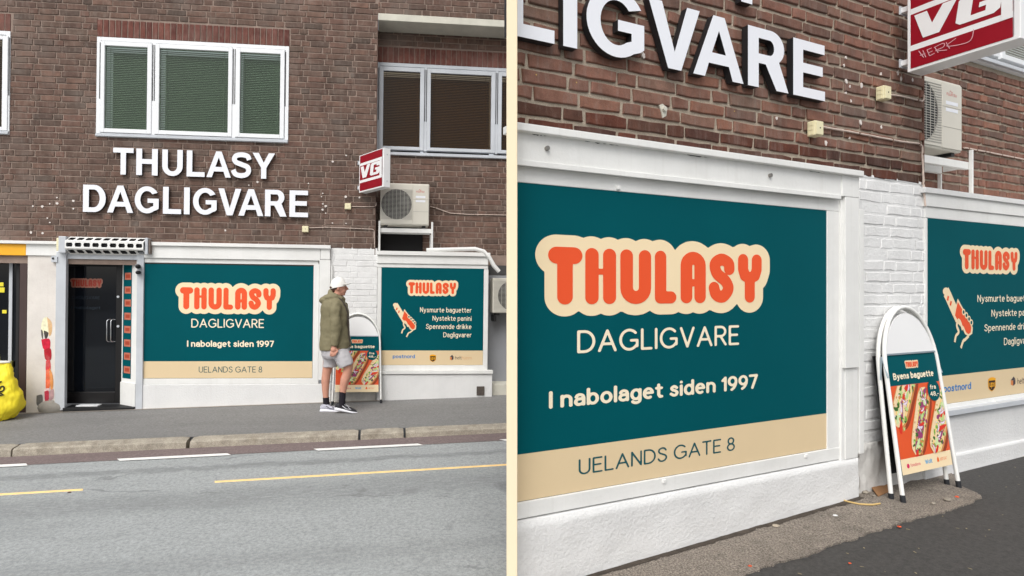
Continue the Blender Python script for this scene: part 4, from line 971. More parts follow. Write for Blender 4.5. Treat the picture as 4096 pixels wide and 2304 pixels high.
# ---- air conditioners
def aircon(fr, label, s0, s1, h0, h1, dF, dep, fan=.66, red=True, name='air_conditioner'):
    t = thing(name, label, 'air conditioner', fr, ((s0 + s1) / 2, dF - dep, h0))
    w, h = s1 - s0, h1 - h0; fx = s0 + w * fan
    part('casing', MB().box(s0, s1, dF - dep, dF - .004, h0, h1), ACW, t, .012)
    part('front_panel', MB().box(fx + .004, s1 - .012, dF - .0035, dF + .004, h0 + .015, h1 - .02), ACW, t, .004)
    cx, cz, r = s0 + w * fan * .5, h0 + h * .5, min(w * fan * .47, h * .43)
    bez = [[(s0 + .008, h0 + .02), (fx - .004, h0 + .02), (fx - .004, h1 - .02), (s0 + .008, h1 - .02)], arc(cx, cz, r, r, 0, 360, 36)[:-1]]
    vs, fs = curve_mesh(bez); part('fan_surround', MB().flat(vs, fs, dF + .003), ACW, t)
    part('fan_opening', MB().tube([(cx, dF - .0035, cz), (cx, dF - .003, cz)], r * 1.0, 36), DARKM, t)
    bl = MB()
    for k in range(3):
        a = 2 * math.pi * k / 3 + .4; q = [(cx + .04 * math.cos(a - .6), cz + .04 * math.sin(a - .6))] + [(cx + r * .86 * math.cos(a + u), cz + r * .86 * math.sin(a + u)) for u in (-.5, -.2, .1, .35)] + [(cx + .04 * math.cos(a + .6), cz + .04 * math.sin(a + .6))]
        bl.prism(q, dF - .0025, dF - .001)
    part('fan_blade', bl, pm('fan_grey', (70, 72, 72), .6, .1), t)
    gr = MB(); n = 24
    for k in range(n):
        z = cz - r + 2 * r * (k + .5) / n; gr.box(s0 + .014, fx - .01, dF + .004, dF + .007, z - .0028, z + .0028)
    for u in (-.75, -.5, -.25, 0, .25, .5, .75): x = cx + u * r; y = math.sqrt(r * r - (x - cx) ** 2); gr.box(x - .003, x + .003, dF + .0072, dF + .010, cz - y, cz + y)
    part('fan_grille', gr, pm('grille_grey', (176, 174, 166), .5, .05), t)
    for z in (h0 + h * .33, h0 + h * .62): part('panel_seam', MB().box(fx + .006, s1 - .014, dF + .0042, dF + .0052, z, z + .004), pm('seam_grey', (160, 156, 148), .6, .05), t)
    if red:
        mb = MB(); text_fit(mb, 'FUJITSU', fx + (s1 - fx) * .22, fx + (s1 - fx) * .70, h0 + h * .79, h0 + h * .83, dF + .0048, .07); vs, fs = curve_mesh([stroke(crom([(fx + (s1 - fx) * .36, h0 + h * .84), (fx + (s1 - fx) * .41, h0 + h * .865), (fx + (s1 - fx) * .46, h0 + h * .84), (fx + (s1 - fx) * .50, h0 + h * .855)], 5), h * .007)]); mb.flat(vs, fs, dF + .0048)
        part('maker_mark', mb, pm('print_red', (200, 70, 66), .5, .05), t)
        for z in (.66, .56): part('label_sticker', MB().box(fx + (s1 - fx) * .18, fx + (s1 - fx) * .76, dF + .0042, dF + .0052, h0 + h * z, h0 + h * (z + .05)), pm('sticker_white', (232, 234, 240), .5, .04, 30), t)
    for x in (s0 + .06, s1 - .1): part('foot', MB().box(x, x + .05, dF - dep + .02, dF - .03, h0 - .03, h0 - .001), DARKM, t)
    return t
def stand(fr, label, s0, s1, h0, h1, d0, d1, b=.028):
    t = thing('aircon_stand', label, 'stand', fr, ((s0 + s1) / 2, (d0 + d1) / 2, h0))
    part('shelf_rail', MB().box(s0, s1, d1 - .035, d1, h1 - .062, h1), WHITE, t, .003); part('shelf_rail', MB().box(s0 + b, s1 - b, d0, d0 + .035, h1 - .062, h1 - .001), WHITE, t, .003)
    for s in (s0 - .002, s1 - b + .002):
        part('leg', MB().box(s, s + b, d1 + .001, d1 + .028, h0, h1 + .10), WHITE, t, .003); part('leg', MB().box(s, s + b, d0 - .001, d0 + .026, h0, h1 - .063), WHITE, t, .003)
        part('cross_rail', MB().box(s + .004, s + b - .004, d0 + .036, d1 - .036, h1 - .05, h1 - .004), WHITE, t, .003)
    return t
a = L(1522, 731, -.03); b = L(1716, 900, -.03)
aircon(FL, 'cream fan unit mounted high on a white stand below the red sign', a[0], b[0], L(1600, 901, -.03)[1], L(1600, 733, -.03)[1], -.03, .26)
st = stand(FL, 'white steel stand carrying the cream fan unit on the far bay roof', L(1514, 950, -.02)[0], L(1732, 950, -.02)[0], L(1600, 1003, -.02)[1], L(1600, 912, -.02)[1], -.30, -.06)
part('shade_board', MB().box(L(1522, 960, RD)[0], L(1690, 960, RD)[0], RD + .016, RD + .03, L(1600, 1010, RD)[1], L(1600, 905, RD)[1]), pm('painted_shade', (14, 13, 14), .8, .1), bld)  # black sheet added to paint in the shade below the fan unit
a = L(1972, 1115, -.05); aircon(FL, 'grey fan unit hanging low at the right end of the far bay', a[0], a[0] + .62, L(1990, 1252, -.05)[1], L(1990, 1112, -.05)[1], -.05, .24, .97, False)
mb = MB(); mb.box(a[0] + .03, a[0] + .06, RD + .03, -.07, L(1990, 1262, -.05)[1] - .09, L(1990, 1262, -.05)[1]); mb.box(a[0] + .5, a[0] + .53, RD + .03, -.07, L(1990, 1262, -.05)[1] - .09, L(1990, 1262, -.05)[1])
solo('wall_bracket', mb, DARKM, FL, (a[0] + .3, -.1, L(1990, 1262, -.05)[1] - .09), 'dark bracket arms under the low grey fan unit', 'bracket')
# pipes along the bay roof
pts = [(L(1706, 1008, .02)[0], .0, L(1706, 1003, .02)[1] + .01), (L(1900, 1004, .02)[0], .02, L(1900, 1001, .02)[1] + .02), (L(1935, 1010, .04)[0], .05, L(1935, 1008, .04)[1] + .01), (L(1958, 1030, .06)[0], .06, L(1958, 1030, .06)[1]), (L(1975, 1062, .05)[0], .05, L(1975, 1062, .05)[1]), (L(1996, 1086, .04)[0], .04, L(1996, 1086, .04)[1])]
solo('white_pipe', MB().tube(pts, [.03, .03, .028, .028, .032, .03], 12), WHITE, FL, pts[0], 'white insulated pipe bending over the right corner of the far bay roof', 'pipe')
# junction boxes and cables
def jbox(fr, label, s, z, w, h, dep):
    t = thing('junction_box', label, 'junction box', fr, (s, 0, z - h / 2), 'cream junction boxes')
    part('case', MB().box(s - w / 2, s + w / 2, .001, dep, z - h / 2, z + h / 2), BOXC, t, .006); part('cover', MB().box(s - w / 2 + .004, s + w / 2 - .004, dep + .0005, dep + .008, z - h / 2 + .004, z + h / 2 - .004), BOXC, t, .004)
    part('screw', MB().tube([(s, dep + .007, z), (s, dep + .0095, z)], .005, 8), DARKM, t)
    for k in range(3): part('knockout', MB().box(s - w / 2 - .003, s - w / 2, dep * .25, dep * .75, z - h / 2 + h * (.08 + .31 * k), z - h / 2 + h * (.29 + .31 * k)), BOXC, t)
def cable(fr, name, label, pts, r=.005, n=6):
    P = []
    for i in range(len(pts) - 1):
        for k in range(n): u = k / n; P.append(tuple(pts[i][j] + (pts[i + 1][j] - pts[i][j]) * u + (0 if k == 0 else .0015 * noise.noise(Vector((i + u * 3, j * 7, 1)))) for j in range(3)))
    P.append(pts[-1]); mb = MB().tube(P, r, 8)
    t = thing(name, label, 'cable', fr, pts[0]); part('wire', mb, CABLE, t)
    m = max(2, int(sum(math.dist(pts[i], pts[i + 1]) for i in range(len(pts) - 1)) / .26))
    for k in range(1, m):
        q = P[int(len(P) * k / m)]; part('clip', MB().box(q[0] - .004, q[0] + .004, q[1] - .012, q[1] + r + .002, q[2] - r - .002, q[2] + r + .002), pm('clip_brown', (120, 96, 84), .7, .1), t)
s, z = L(1392, 825.5, .03); jbox(FL, 'upper cream junction box on the brown wall, right of the block letters', s, z, .088, .088, .045)
cable(FL, 'wall_cable', 'short cable from the upper junction box on the brown wall to the corner', [(s + .044, .012, z), (L(1495, 827, .01)[0], .012, L(1495, 827, .01)[1]), (L(1504, 822, .01)[0], .012, L(1504, 822, .01)[1]), (L(1505, 811, .01)[0], .012, L(1505, 811, .01)[1])])
s, z = L(1222, 916.5, .03); jbox(FL, 'lower cream junction box on the brown wall, under the letter E', s, z, .088, .088, .045)
cable(FL, 'wall_cable', 'long cable from the lower junction box to the far white brick pier', [(s + .044, .012, z + .02)] + [(L(x, y, .01)[0], .012, L(x, y, .01)[1]) for x, y in ((1300, 909), (1400, 913), (1490, 917), (1497, 922), (1499, 990))])
cable(FL, 'wall_cable', 'thin cable running right along the recessed wall from the high fan unit', [(L(x, y, RD)[0], RD + .012, L(x, y, RD)[1]) for x, y in ((1720, 826), (1745, 833), (1800, 853), (1870, 858), (2026, 861), (2500, 880))], .006)
# ================================================================== NEAR SHOP FRONT ON THE RIGHT
R = FR.px
sE = R(2062, 1100)[0]; sQ = R(4096, 1100)[0] + 2.2
_g = [(R(2270, 2304)[0], R(2270, 2304)[1]), (R(3440, 1972)[0], R(3440, 1972)[1]), (R(4096, 1812)[0], R(4096, 1812)[1])]
def hR(s):
    (a, x), (b, y), (c, z) = _g
    return x + (y - x) * (s - a) / (b - a) if s < b else y + (z - y) * (s - b) / (c - b)
# pavement: dark asphalt with a worn concrete apron along the wall
RASPH = roadmat('pavement_asphalt', (80, 78, 76), (52, 51, 50), [])
ss = [sE + .0 + (sQ - sE) * i / 40 for i in range(41)]; _k = min(range(41), key=lambda i: abs(ss[i] - _g[1][0])); ss[_k] = _g[1][0]
mb = MB(); vs = []; rows = [-.06, .4, .8, 1.2, 1.7, 2.6, 4.5]
for d in rows: vs += [(s, -d, hR(s) - .006 - d * .008) for s in ss]
fs = [(r * 41 + i, (r + 1) * 41 + i, (r + 1) * 41 + i + 1, r * 41 + i + 1)[::-1] for r in range(len(rows) - 1) for i in range(40)]
mb.add(vs, fs)
n = len(rows) - 1
mb.add([(s, -rows[-1], hR(s) - .05 - z) for z in (0, .5) for s in ss], [(i, i + 41, i + 42, i + 1) for i in range(40)])
mb.add([(sE, -d, hR(sE) - .006 - d * .008 - z) for z in (0, .5) for d in rows], [(i, i + len(rows), i + len(rows) + 1, i + 1) for i in range(n)])
struct('pavement', mb, RASPH, FR)
edge = [(2900, 2330), (2962, 2304), (3072, 2264), (3200, 2226), (3350, 2173), (3480, 2130), (3585, 2098), (3700, 2066), (3788, 2042), (3860, 2018), (3905, 1996), (3924, 1985), (3912, 1975), (3880, 1960), (3848, 1946), (3830, 1930), (3815, 1905), (3800, 1880)]
ep = [FR.gnd(x, y, hR) for x, y in edge]
ep = crom(ep, 12); ep = [(p[0] + .006 * noise.noise(Vector((p[0] * 25, p[1] * 25, 1))), p[1] + .018 * noise.noise(Vector((p[0] * 16, p[1] * 16, 9))) + .008 * noise.noise(Vector((p[0] * 55, 3, 9)))) for p in ep]
poly = [(sE, ep[0][1] + .12)] + ep + [(ep[-1][0] - .01, -.04), (sE, -.04)]
APR = pm('worn_concrete', (134, 125, 115), .95, .28, 5, 1.0, 90, dirt=.85, dirtcol=(.11, .095, .08), speck=.55, sscale=120, streak=0.0)
def half(P, k, sg):
    out = []
    for i in range(len(P)):
        a, b = P[i], P[(i + 1) % len(P)]; fa, fb = (a[0] - k) * sg, (b[0] - k) * sg
        if fa >= 0: out.append(a)
        if (fa >= 0) != (fb >= 0): t = fa / (fa - fb); out.append((k, a[1] + (b[1] - a[1]) * t))
    return out
hA = lambda s, d: hR(s) + .004 - d * .008
mb = MB()
for sg in (-1, 1):
    vs2, fs2 = curve_mesh([half(poly, _g[1][0], sg)]); mb.add([(p[0], -p[1], hA(p[0], p[1])) for p in vs2], fs2)
for i in range(1, len(poly) - 3):
    a, b = poly[i], poly[i + 1]; mb.add([(a[0], -a[1], hA(*a)), (b[0], -b[1], hA(*b)), (b[0], -b[1], hA(*b) - .03), (a[0], -a[1], hA(*a) - .03)], [(0, 1, 2, 3)])
struct('concrete_apron', mb, APR, FR)
# ---- building
near = thing('brick_shop_building', 'close red brick shop building with big white letters and fresh white trim', 'building', FR, (sE + 1.5, 0, hR(sE + 1.5)))
HTR = 3.0; RR = -.42
sc = R(3698, 700)[0]; sc2 = sc - .5
h_cap = lineh(FR, (2069, 492), (3457, 685), .09)(0)
hpp = R(3580, 712)[1]                       # top of the white paint on the pier
bB = R(3712, 760)[1]
mb = MB(); sheet(mb, sE, sc, h_cap - .3, HTR, [], -.012)
wR0, wR1 = R(3770, 250, RR)[0], R(3770, 250, RR)[0] + 2.6; wRb = lineh(FR, (3843, 250), (4096, 334), RR)(0); wR = (wR0 + .03, wR1 - .03, wRb + .03, wRb + 1.5)
sheet(mb, sc - .3, sQ, bB - .5, HTR, [wR], RR - .012)
mb.add([(sc - .013, .012, h_cap - .3), (sc - .013, .5, h_cap - .3), (sc - .013, .5, HTR), (sc - .013, .012, HTR)], [(0, 1, 2, 3)])
part('wall', mb, MORTARR, near)
part('core', MB().plan([(sE + .02, -.03), (sc - .02, -.03), (sc - .02, RR - .3), (sE + .42, RR - .3)], hR(sE) - .3, HTR), MORTARR, near)
part('core', MB().plan([(sc - .02, RR - .25), (sQ, RR - .25), (sQ, RR - .55), (sc - .02, RR - .55)], hR(sE) - .3, HTR), MORTARR, near)
lst = lay(sE, sc, h_cap - .01, HTR, [], .081, .021, .29, .142, 31, .07)
low = h_cap + .12
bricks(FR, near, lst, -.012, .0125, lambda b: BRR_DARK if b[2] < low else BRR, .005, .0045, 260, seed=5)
# part of the wall under the cornice level, beside the casing
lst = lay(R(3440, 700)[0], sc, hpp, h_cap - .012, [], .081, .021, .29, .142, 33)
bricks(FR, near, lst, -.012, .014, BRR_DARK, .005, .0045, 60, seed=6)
rl = lay(sc - .25, sQ, bB - .1, HTR, [(wR0, wR1, wRb, wRb + 1.6)], .081, .021, .29, .142, 35)
bricks(FR, near, rl, RR - .012, .014, BRR, .005, .0045, 110, seed=8)
part('corner_return', MB().box(sc - .012, sc + .002, RR, -.001, hpp - .05, HTR), BRR, near)
GL3 = glassmat('glass_pale', (.96, .97, .96), gl=.7); PALEB = pm('blind_pale', (236, 236, 226), .6, .04, 2)
c0, c1 = wRb + .085, wRb + 1.45
def rc(a, b, ga, gb): return (R(a, 280, RR)[0], R(b, 280, RR)[0], R(ga, 280, RR)[0], R(gb, 280, RR)[0], c0, c1, c0 + .05, c1 - .06)
window(FR, near, wR0, wR1, wRb, wRb + 1.5, [rc(3790, 3972, 3806, 3958), (R(3984, 280, RR)[0], R(3984, 280, RR)[0] + 1.3, R(3998, 280, RR)[0], R(3998, 280, RR)[0] + 1.2, c0, c1, c0 + .05, c1 - .06)], RR + .02, PALEB, GL3, ALU, vent=False, slats=50)
# ---- cornice, fascia, frame boards
bar(FR, near, 'cornice', WHITE, 2058, 3457, 487, 519, -.02, .09, 2069)
bar(FR, near, 'fascia', WHITE, 2058, 3366, 520, 652, -.02, .055, 2069)
bar(FR, near, 'fascia_lip', WHITE, 2058, 3366, 635, 660, .056, .066, 2069)
bar(FR, near, 'fascia_end', WHITE, 3370, 3437, 700, 788, -.02, .062, 3404)
bar(FR, near, 'frame_top', WHITE, 2058, 3364, 661, 728, -.02, .026, 2069)
bar(FR, near, 'casing', WHITE, 3309, 3364, 845, 1842, -.02, .028)
bar(FR, near, 'casing_strip', WHITE, 3365, 3381, 800, 1842, -.02, .040)
bar(FR, near, 'casing', WHITE, 3382, 3437, 789, 1472, -.02, .060)
bar(FR, near, 'casing', WHITE, 3382, 3432, 1473, 1835, -.02, .045)
bar(FR, near, 'casing_strip', WHITE, 3438, 3457, 838, 1815, -.02, .05)
bar(FR, near, 'sill_board', WHITE, 2058, 3366, 1797, 1846, -.02, .03, 3307)
for x, y, d in ((2186, 594, .056), (3078, 702, .056)):
    s, z = R(x, y, d); part('bolt', MB().tube([(s, d - .002, z), (s, d + .014, z)], .012, 10), pm('dull_steel', (150, 146, 140), .4, .1, 20, metal=.8), near)
for x, y in ((2472, 752), (2654, 1925), (3222, 1824)):
    s, z = R(x, y, .028); part('clip_plate', MB().box(s - .012, s + .012, .02, .038, z - .01, z + .012), WHITE, near, .003)
def plinthR(name, x0, x1, ytop, xr, d, mat, rough, top=.02):
    s0, s1 = R(x0, 1900, d)[0], R(x1, 1850, d)[0]; ht = R(xr, ytop, d)[1]; mb = MB(); n = 60; rows = 9; vs = []
    for i in range(n + 1):
        s = s0 + (s1 - s0) * i / n; b = hR(s) - .04
        for k in range(rows):
            u = k / (rows - 1); z = b + (ht - b) * u
            w = rough * (noise.noise(Vector((s * 9, z * 11, 2))) + .5 * noise.noise(Vector((s * 24, z * 26, 5)))) + (.012 * max(0, .45 - u) if u < .45 else 0)
            vs.append((s, -d - w, z))
        vs.append((s, -.01, ht)); vs.append((s, .02, ht))
    m = rows + 2; fs = [(i * m + k, (i + 1) * m + k, (i + 1) * m + k + 1, i * m + k + 1) for i in range(n) for k in range(m - 1)]
    mb.add(vs, fs, 0, True); mb.add([(s0, .02, hR(s0) - .04)] + [vs[k] for k in range(m)], [tuple(range(m + 1))]); mb.add([(s1, .02, hR(s1) - .04)] + [vs[n * m + k] for k in range(m)], [tuple(range(m, -1, -1))])
    return part(name, mb, mat, near)
plinthR('plinth', 2058, 3434, 1846, 3360, .045, WHITEROUGH, .006)
plinthR('pier_foot', 3435, 3702, 1770, 3500, .012, pm('rough_painted_stone', (206, 204, 200), .85, .12, 8, 1.0, 22, dirt=.35), .018)
# ---- white painted brick pier
p0, p1 = R(3440, 1200)[0], R(3699, 1200)[0]; hf = R(3500, 1768)[1]
part('pier_wall', MB().box(p0, p1, -.3, -.006, hf - .1, hpp), WBRICK, near)
bricks(FR, near, lay(p0, p1 + .002, hf, hpp, [], .081, .016, .29, .142, 41, .03), -.006, .0042, WBRICK, .0035, .0045, name='painted_brick', seed=15)
# ---- bay with the second poster
bs0 = R(3700, 1200)[0]
part('bay_core', MB().box(bs0, sQ, RR - .2, -.02, hR(sQ) - .2, R(3712, 752)[1]), WHITE, near)
bar(FR, near, 'bay_cornice', WHITEROUGH, 3702, 5200, 748, 770, RR, .035, 3708)
bar(FR, near, 'bay_fascia', WHITE, 3703, 5200, 771, 824, -.02, .018, 3708)
bar(FR, near, 'frame_top', WHITE, 3701, 5200, 826, 871, -.02, .006, 3708)
bar(FR, near, 'casing', WHITE, 3701, 3711, 872, 1660, -.02, .006)
bar(FR, near, 'sill_board', WHITE, 3701, 5200, 1618, 1644, -.02, .006, 3780)
bar(FR, near, 'bay_sill', GREYALU, 3701, 5200, 1645, 1668, -.02, .06, 3783)
s, z = R(3973, 1608, .006); part('clip_plate', MB().box(s - .012, s + .012, .0, .02, z - .012, z + .01), WHITE, near, .003)
plinthR('bay_plinth', 3701, 5000, 1669, 3783, .018, WHITEROUGH, .002)
plinthR('bay_plinth_step', 3701, 5000, 1819, 3819, .035, WHITEROUGH, .003)
for x0, x1, y in ((2105, 2200, 524), (2310, 2500, 545), (2715, 2850, 597), (3180, 3330, 659)):
    s0, s1 = R(x0, y, .06)[0], R(x1, y, .06)[0]; z = lineh(FR, (2069, 519), (3457, 701), .09)(0) - .004; rg = random.Random(x0); mb = MB()
    top = [(s0 + (s1 - s0) * k / 14, z) for k in range(15)]; bot = [(s0 + (s1 - s0) * k / 14, z - rg.uniform(.002, .010) * math.sin(math.pi * (k + .3) / 14.6)) for k in range(14, -1, -1)]
    mb.prism(top + bot, .054, .0575); part('cornice_gap', mb, BLACK, near)
rg = random.Random(77); mb = MB(); N_ = 90; s0, s1 = sE, R(3440, 1950, .05)[0]; vs = []
for i in range(N_ + 1):
    s = s0 + (s1 - s0) * i / N_; w = .022 + .018 * noise.noise(Vector((s * 6, 1, 4))) + .012 * noise.noise(Vector((s * 21, 1, 4))); vs += [(s, -.04, hA(s, .04) + .0035), (s, -.062 - max(.004, w), hA(s, .08) + .0035)]
mb.add(vs, [(2 * i, 2 * i + 1, 2 * i + 3, 2 * i + 2) for i in range(N_)])
struct('gutter_dirt', mb, pm('damp_dirt', (72, 64, 56), .95, .3, 14, .8, 90), FR, 'stuff', 'dark damp dirt line along the foot of the near plinth')
# ---- block letters (near)
t = thing('letter_sign', 'large close white block letters with black sides on the red brick above the cornice', 'letter sign', FR, (R(2700, 300)[0], 0, R(2700, 300)[1]), 'block letter signs')
word(FR, t, [('L', 2035, 2218), ('I', 2253, 2309), ('G', 2346, 2577), ('V', 2594, 2799), ('A', 2773, 2974), ('R', 2992, 3154), ('E', 3173, 3300)], ((2253, 183), (3300, 405)), ((2253, -106), (3300, 184)), .008, .050)
t = thing('letter_sign', 'tip of a white and black letter at the top edge above the near letters', 'letter sign', FR, (R(2980, 0)[0], 0, R(2980, 10)[1]), 'block letter signs')
word(FR, t, [('Y', 2890, 3080)], ((2890, -10), (3080, 32)), ((2890, -250), (3080, -180)), .008, .050)
# ---- near poster
d = .022; ps0, ps1 = R(2058, 1300, d)[0], R(3306, 1300, d)[0]
ph1, ph0, phs = R(3307, 842, d)[1], R(3307, 1793, d)[1], R(3304, 1653, d)[1]
po = poster(FR, 'shop_poster', 'very large teal poster on the near shop front, left of the sandwich board', ps0, ps1, ph0, ph1, phs, d)
hh1 = (R(2220, 934, d)[1] + R(3022, 978, d)[1]) / 2; hh0 = (R(2233, 1268, d)[1] + R(3010, 1251, d)[1]) / 2
logo(po, R(2137, 1100, d)[0], R(3079, 1100, d)[0], hh0, hh1, d)
def line2(par, t, x0, x1, a, b, d, mat, bold):
    """a,b: (x, ycap, ybase) at the two ends"""
    hb = (R(a[0], a[2], d)[1] + R(b[0], b[2], d)[1]) / 2; hc = (R(a[0], a[1], d)[1] + R(b[0], b[1], d)[1]) / 2
    mb = MB(); text_fit(mb, t, R(x0, 1200, d)[0], R(x1, 1200, d)[0], hb, hc, d + .0012, bold); part('lettering', mb, mat, par)
line2(po, 'DAGLIGVARE', 2308, 2956, (2315, 1320, 1413), (2940, 1302, 1380), d, TEXTC, .068)
line2(po, 'I nabolaget siden 1997', 2195, 3031, (2205, 1563, 1634), (3015, 1498, 1555), d, TEXTC, .104)
line2(po, 'UELANDS GATE 8', 2314, 2939, (2335, 1837, 1896), (2920, 1747, 1805), d, TEXTT, .058)
# ---- bay poster (near)
d = .003; ps0 = R(3712, 1200, d)[0]; ph1, ph0, phs = R(3712, 872, d)[1], R(3780, 1616, d)[1], R(3757, 1505, d)[1]
po = poster(FR, 'bay_poster', 'teal poster with baguette drawing at the right edge, behind the close sandwich board', ps0, ps0 + 1.72, ph0, ph1, phs, d)
l0, l1 = R(3838, 1040, d)[0], R(4078, 1040, d)[0]
logo(po, l0, l1, (R(3850, 1093, d)[1] + R(4065, 1100, d)[1]) / 2, (R(3850, 978, d)[1] + R(4065, 991, d)[1]) / 2, d)
sr = l0 + 1.249 * (l1 - l0)
for tx, x0, yc, yb in (('Nysmurte baguetter', 3909, 1179, 1208), ('Nystekte panini', 3965, 1238, 1266.5), ('Spennende drikke', 3937, 1297, 1325), ('Dagligvarer', 4015, 1351, 1380)):
    mb = MB(); text_fit(mb, tx, R(x0, yb, d)[0], sr, R(x0 + 10, yb, d)[1], R(x0 + 10, yc, d)[1], d + .0012, .072); part('lettering', mb, TEXTC, po)
a = R(3767, 1402, d); b = R(3890, 1150, d); hand_print(po, FR, d + .0012, (a[0] + b[0]) / 2, (a[1] + b[1]) / 2, b[0] - a[0], b[1] - a[1], CREAM, ORANGE)
hx0 = R(4069, 1520, d)[0]
delivery_marks(FR, po, d + .0012, (R(3773, 1550, d)[0], R(3884, 1550, d)[0], R(3828, 1563, d)[1], R(3828, 1534, d)[1]), (R(3952, 1540, d)[0], R(3982, 1540, d)[0], R(3967, 1566, d)[1], R(3967, 1509, d)[1]), (R(4043, 1525, d)[0], R(4061, 1525, d)[0], R(4052, 1543, d)[1], R(4052, 1506, d)[1]), (hx0, hx0 + .30, R(4075, 1536, d)[1], R(4075, 1512, d)[1]))
# ---- box sign, junction boxes, cables, air conditioner
sA = R(3630, 288, .10)
TT = .155 * 4.6
hb = R(3632, 290, .10)[1]; ht = hb + (290 - 44) / .78 / (FOC / (FR.W(sA[0], .1, 0).y))
_, SP, sln, sT = box_sign(FR, 'newspaper_sign', 'close red and white box sign with scratched letters at the top right', (sA[0], .10), (sA[0] - .01, .10 + .60), .17, hb, ht, BANDS)
# scratched tag on the lower red band
tag_ = [[(.07, .78), (.13, .88)], [(.12, .79), (.155, .885)], [(.085, .84), (.15, .835)], [(.17, .80), (.20, .885)], [(.165, .80), (.225, .795)], [(.185, .845), (.235, .835)], [(.20, .885), (.26, .87)], [(.26, .80), (.30, .88)], [(.25, .80), (.36, .785), (.36, .83), (.27, .845), (.40, .88)], [(.39, .785), (.43, .875)], [(.50, .775), (.40, .835), (.64, .865), (.69, .74)]]
mb = MB()
for P in tag_:
    q = [(x * .9 + .03, y) for x, y in P]; vs, fs = curve_mesh([stroke(crom(q, 6) if len(q) > 2 else q, .008)])
    mb.add([SP(.02 + p[0] * (sln - .05), -.0056, ht - p[1] * sT) for p in vs], fs)
sg = [o for o in BASE if o.name.startswith('newspaper_sign')][-1]
part('scratched_tag', mb, pm('scratch_pink', (222, 170, 178), .7, .1, 40), sg)
s, z = R(3546, 371, .05); jbox(FR, 'upper close cream junction box on the red brick below the box sign', s, z, .078, .097, .055)
cable(FR, 'wall_cable', 'short painted cable from the upper close junction box to the brick corner', [(s + .039, .012, z + .01)] + [(R(x, y, .01)[0], .012, R(x, y, .01)[1]) for x, y in ((3600, 384), (3650, 396), (3688, 405), (3694, 398), (3695, 380))], .006)
s, z = R(3273, 513, .05); jbox(FR, 'lower close cream junction box on the red brick above the casing', s, z, .078, .097, .055)
cable(FR, 'wall_cable', 'long painted cable from the lower close junction box down the pier edge', [(s + .039, .012, z + .03)] + [(R(x, y, .01)[0], .012, R(x, y, .01)[1]) for x, y in ((3400, 527), (3500, 547), (3600, 566), (3675, 575), (3687, 585), (3691, 680), (3694, 760), (3700, 825))], .007)
dA = -.17; a1 = R(3848, 480, dA)[0]
aircon(FR, 'close cream fan unit partly hidden behind the red brick corner', a1 - .92, a1, R(3848, 612, dA)[1], R(3840, 338, dA)[1], dA, .24, .66)
stand(FR, 'close white steel stand under the half hidden fan unit', a1 - .95, R(3878, 680, dA)[0], R(3878, 775, dA)[1], R(3872, 648, dA)[1], RR + .03, dA, .019)
cable(FR, 'wall_cable', 'thin cable on the recessed red brick at the right edge', [(R(x, y, RR)[0], RR + .012, R(x, y, RR)[1]) for x, y in ((3850, 592), (3950, 610), (4096, 640), (4400, 700))], .007)
mb = MB(); rng = random.Random(8)
for x, y in ((3382, 232), (3375, 262), (3384, 327), (3398, 347), (3382, 372), (3402, 405), (3522, 296), (3590, 292), (3603, 316), (3648, 320), (3441, 490), (3523, 510), (3397, 552), (3302, 570), (3445, 344), (2572, 222), (2250, 2), (3105, 473)):
    s, z = R(x, y); n = 10; r = rng.uniform(.006, .014); q = [(s + r * rng.uniform(.5, 1.1) * math.cos(2 * math.pi * k / n), z + 1.5 * r * rng.uniform(.5, 1.2) * math.sin(2 * math.pi * k / n)) for k in range(n)]
    mb.prism(q, -.002, .005)
part('filler_spots', mb, MATS['filler'], near, kind='stuff')
for x, y in ((2145, 299), (2306, 330), (2464, 360), (2778, 416), (2938, 445)):
    s, z = R(x, y); part('brass_plug', MB().tube([(s, -.012, z), (s, .001, z)], .004, 8), pm('brass', (190, 160, 90), .4, .1), near)
s, z = R(2650, 438); part('anchor_bolt', MB().tube([(s, 0, z), (s, .022, z)], .014, 6), CONC, near); part('anchor_bolt', MB().prism([(s - .03, z + .02), (s - .005, z + .03), (s + .03, z + .01), (s + .022, z - .035), (s - .004, z - .05), (s - .012, z - .02)], 0, .007), CONC, near)
# ---- cream border strip dividing the two views, built as a post
mb = MB(); X = lambda px, Z: (px - CX) / FOC * Z
pl = [(X(2026, 2.66), 2.66), (X(2069.5, 2.66), 2.66), (X(2065, 2.90), 2.90), (X(2031, 2.90), 2.90)]
vs = [(p[0], p[1], z) for z in (-.3, 4.7) for p in pl]
mb.add(vs, [(3, 2, 1, 0), (4, 5, 6, 7), (0, 1, 5, 4), (1, 2, 6, 5), (2, 3, 7, 6), (3, 0, 4, 7)])
WF = Frame.__new__(Frame); WF.M = Matrix.Identity(4)
me = mb.mesh('view_divider', pm('view_divider_cream', (244, 226, 194), .6, .02, 1.0, spec=.2), (pl[0][0], pl[0][1], -.3))
o = bpy.data.objects.new('view_divider', me); COL.objects.link(o); o.location = (pl[0][0], pl[0][1], -.3); _tag(o, 'tall thin cream border strip dividing the two views, built as a post', 'post'); mods(o, .003)
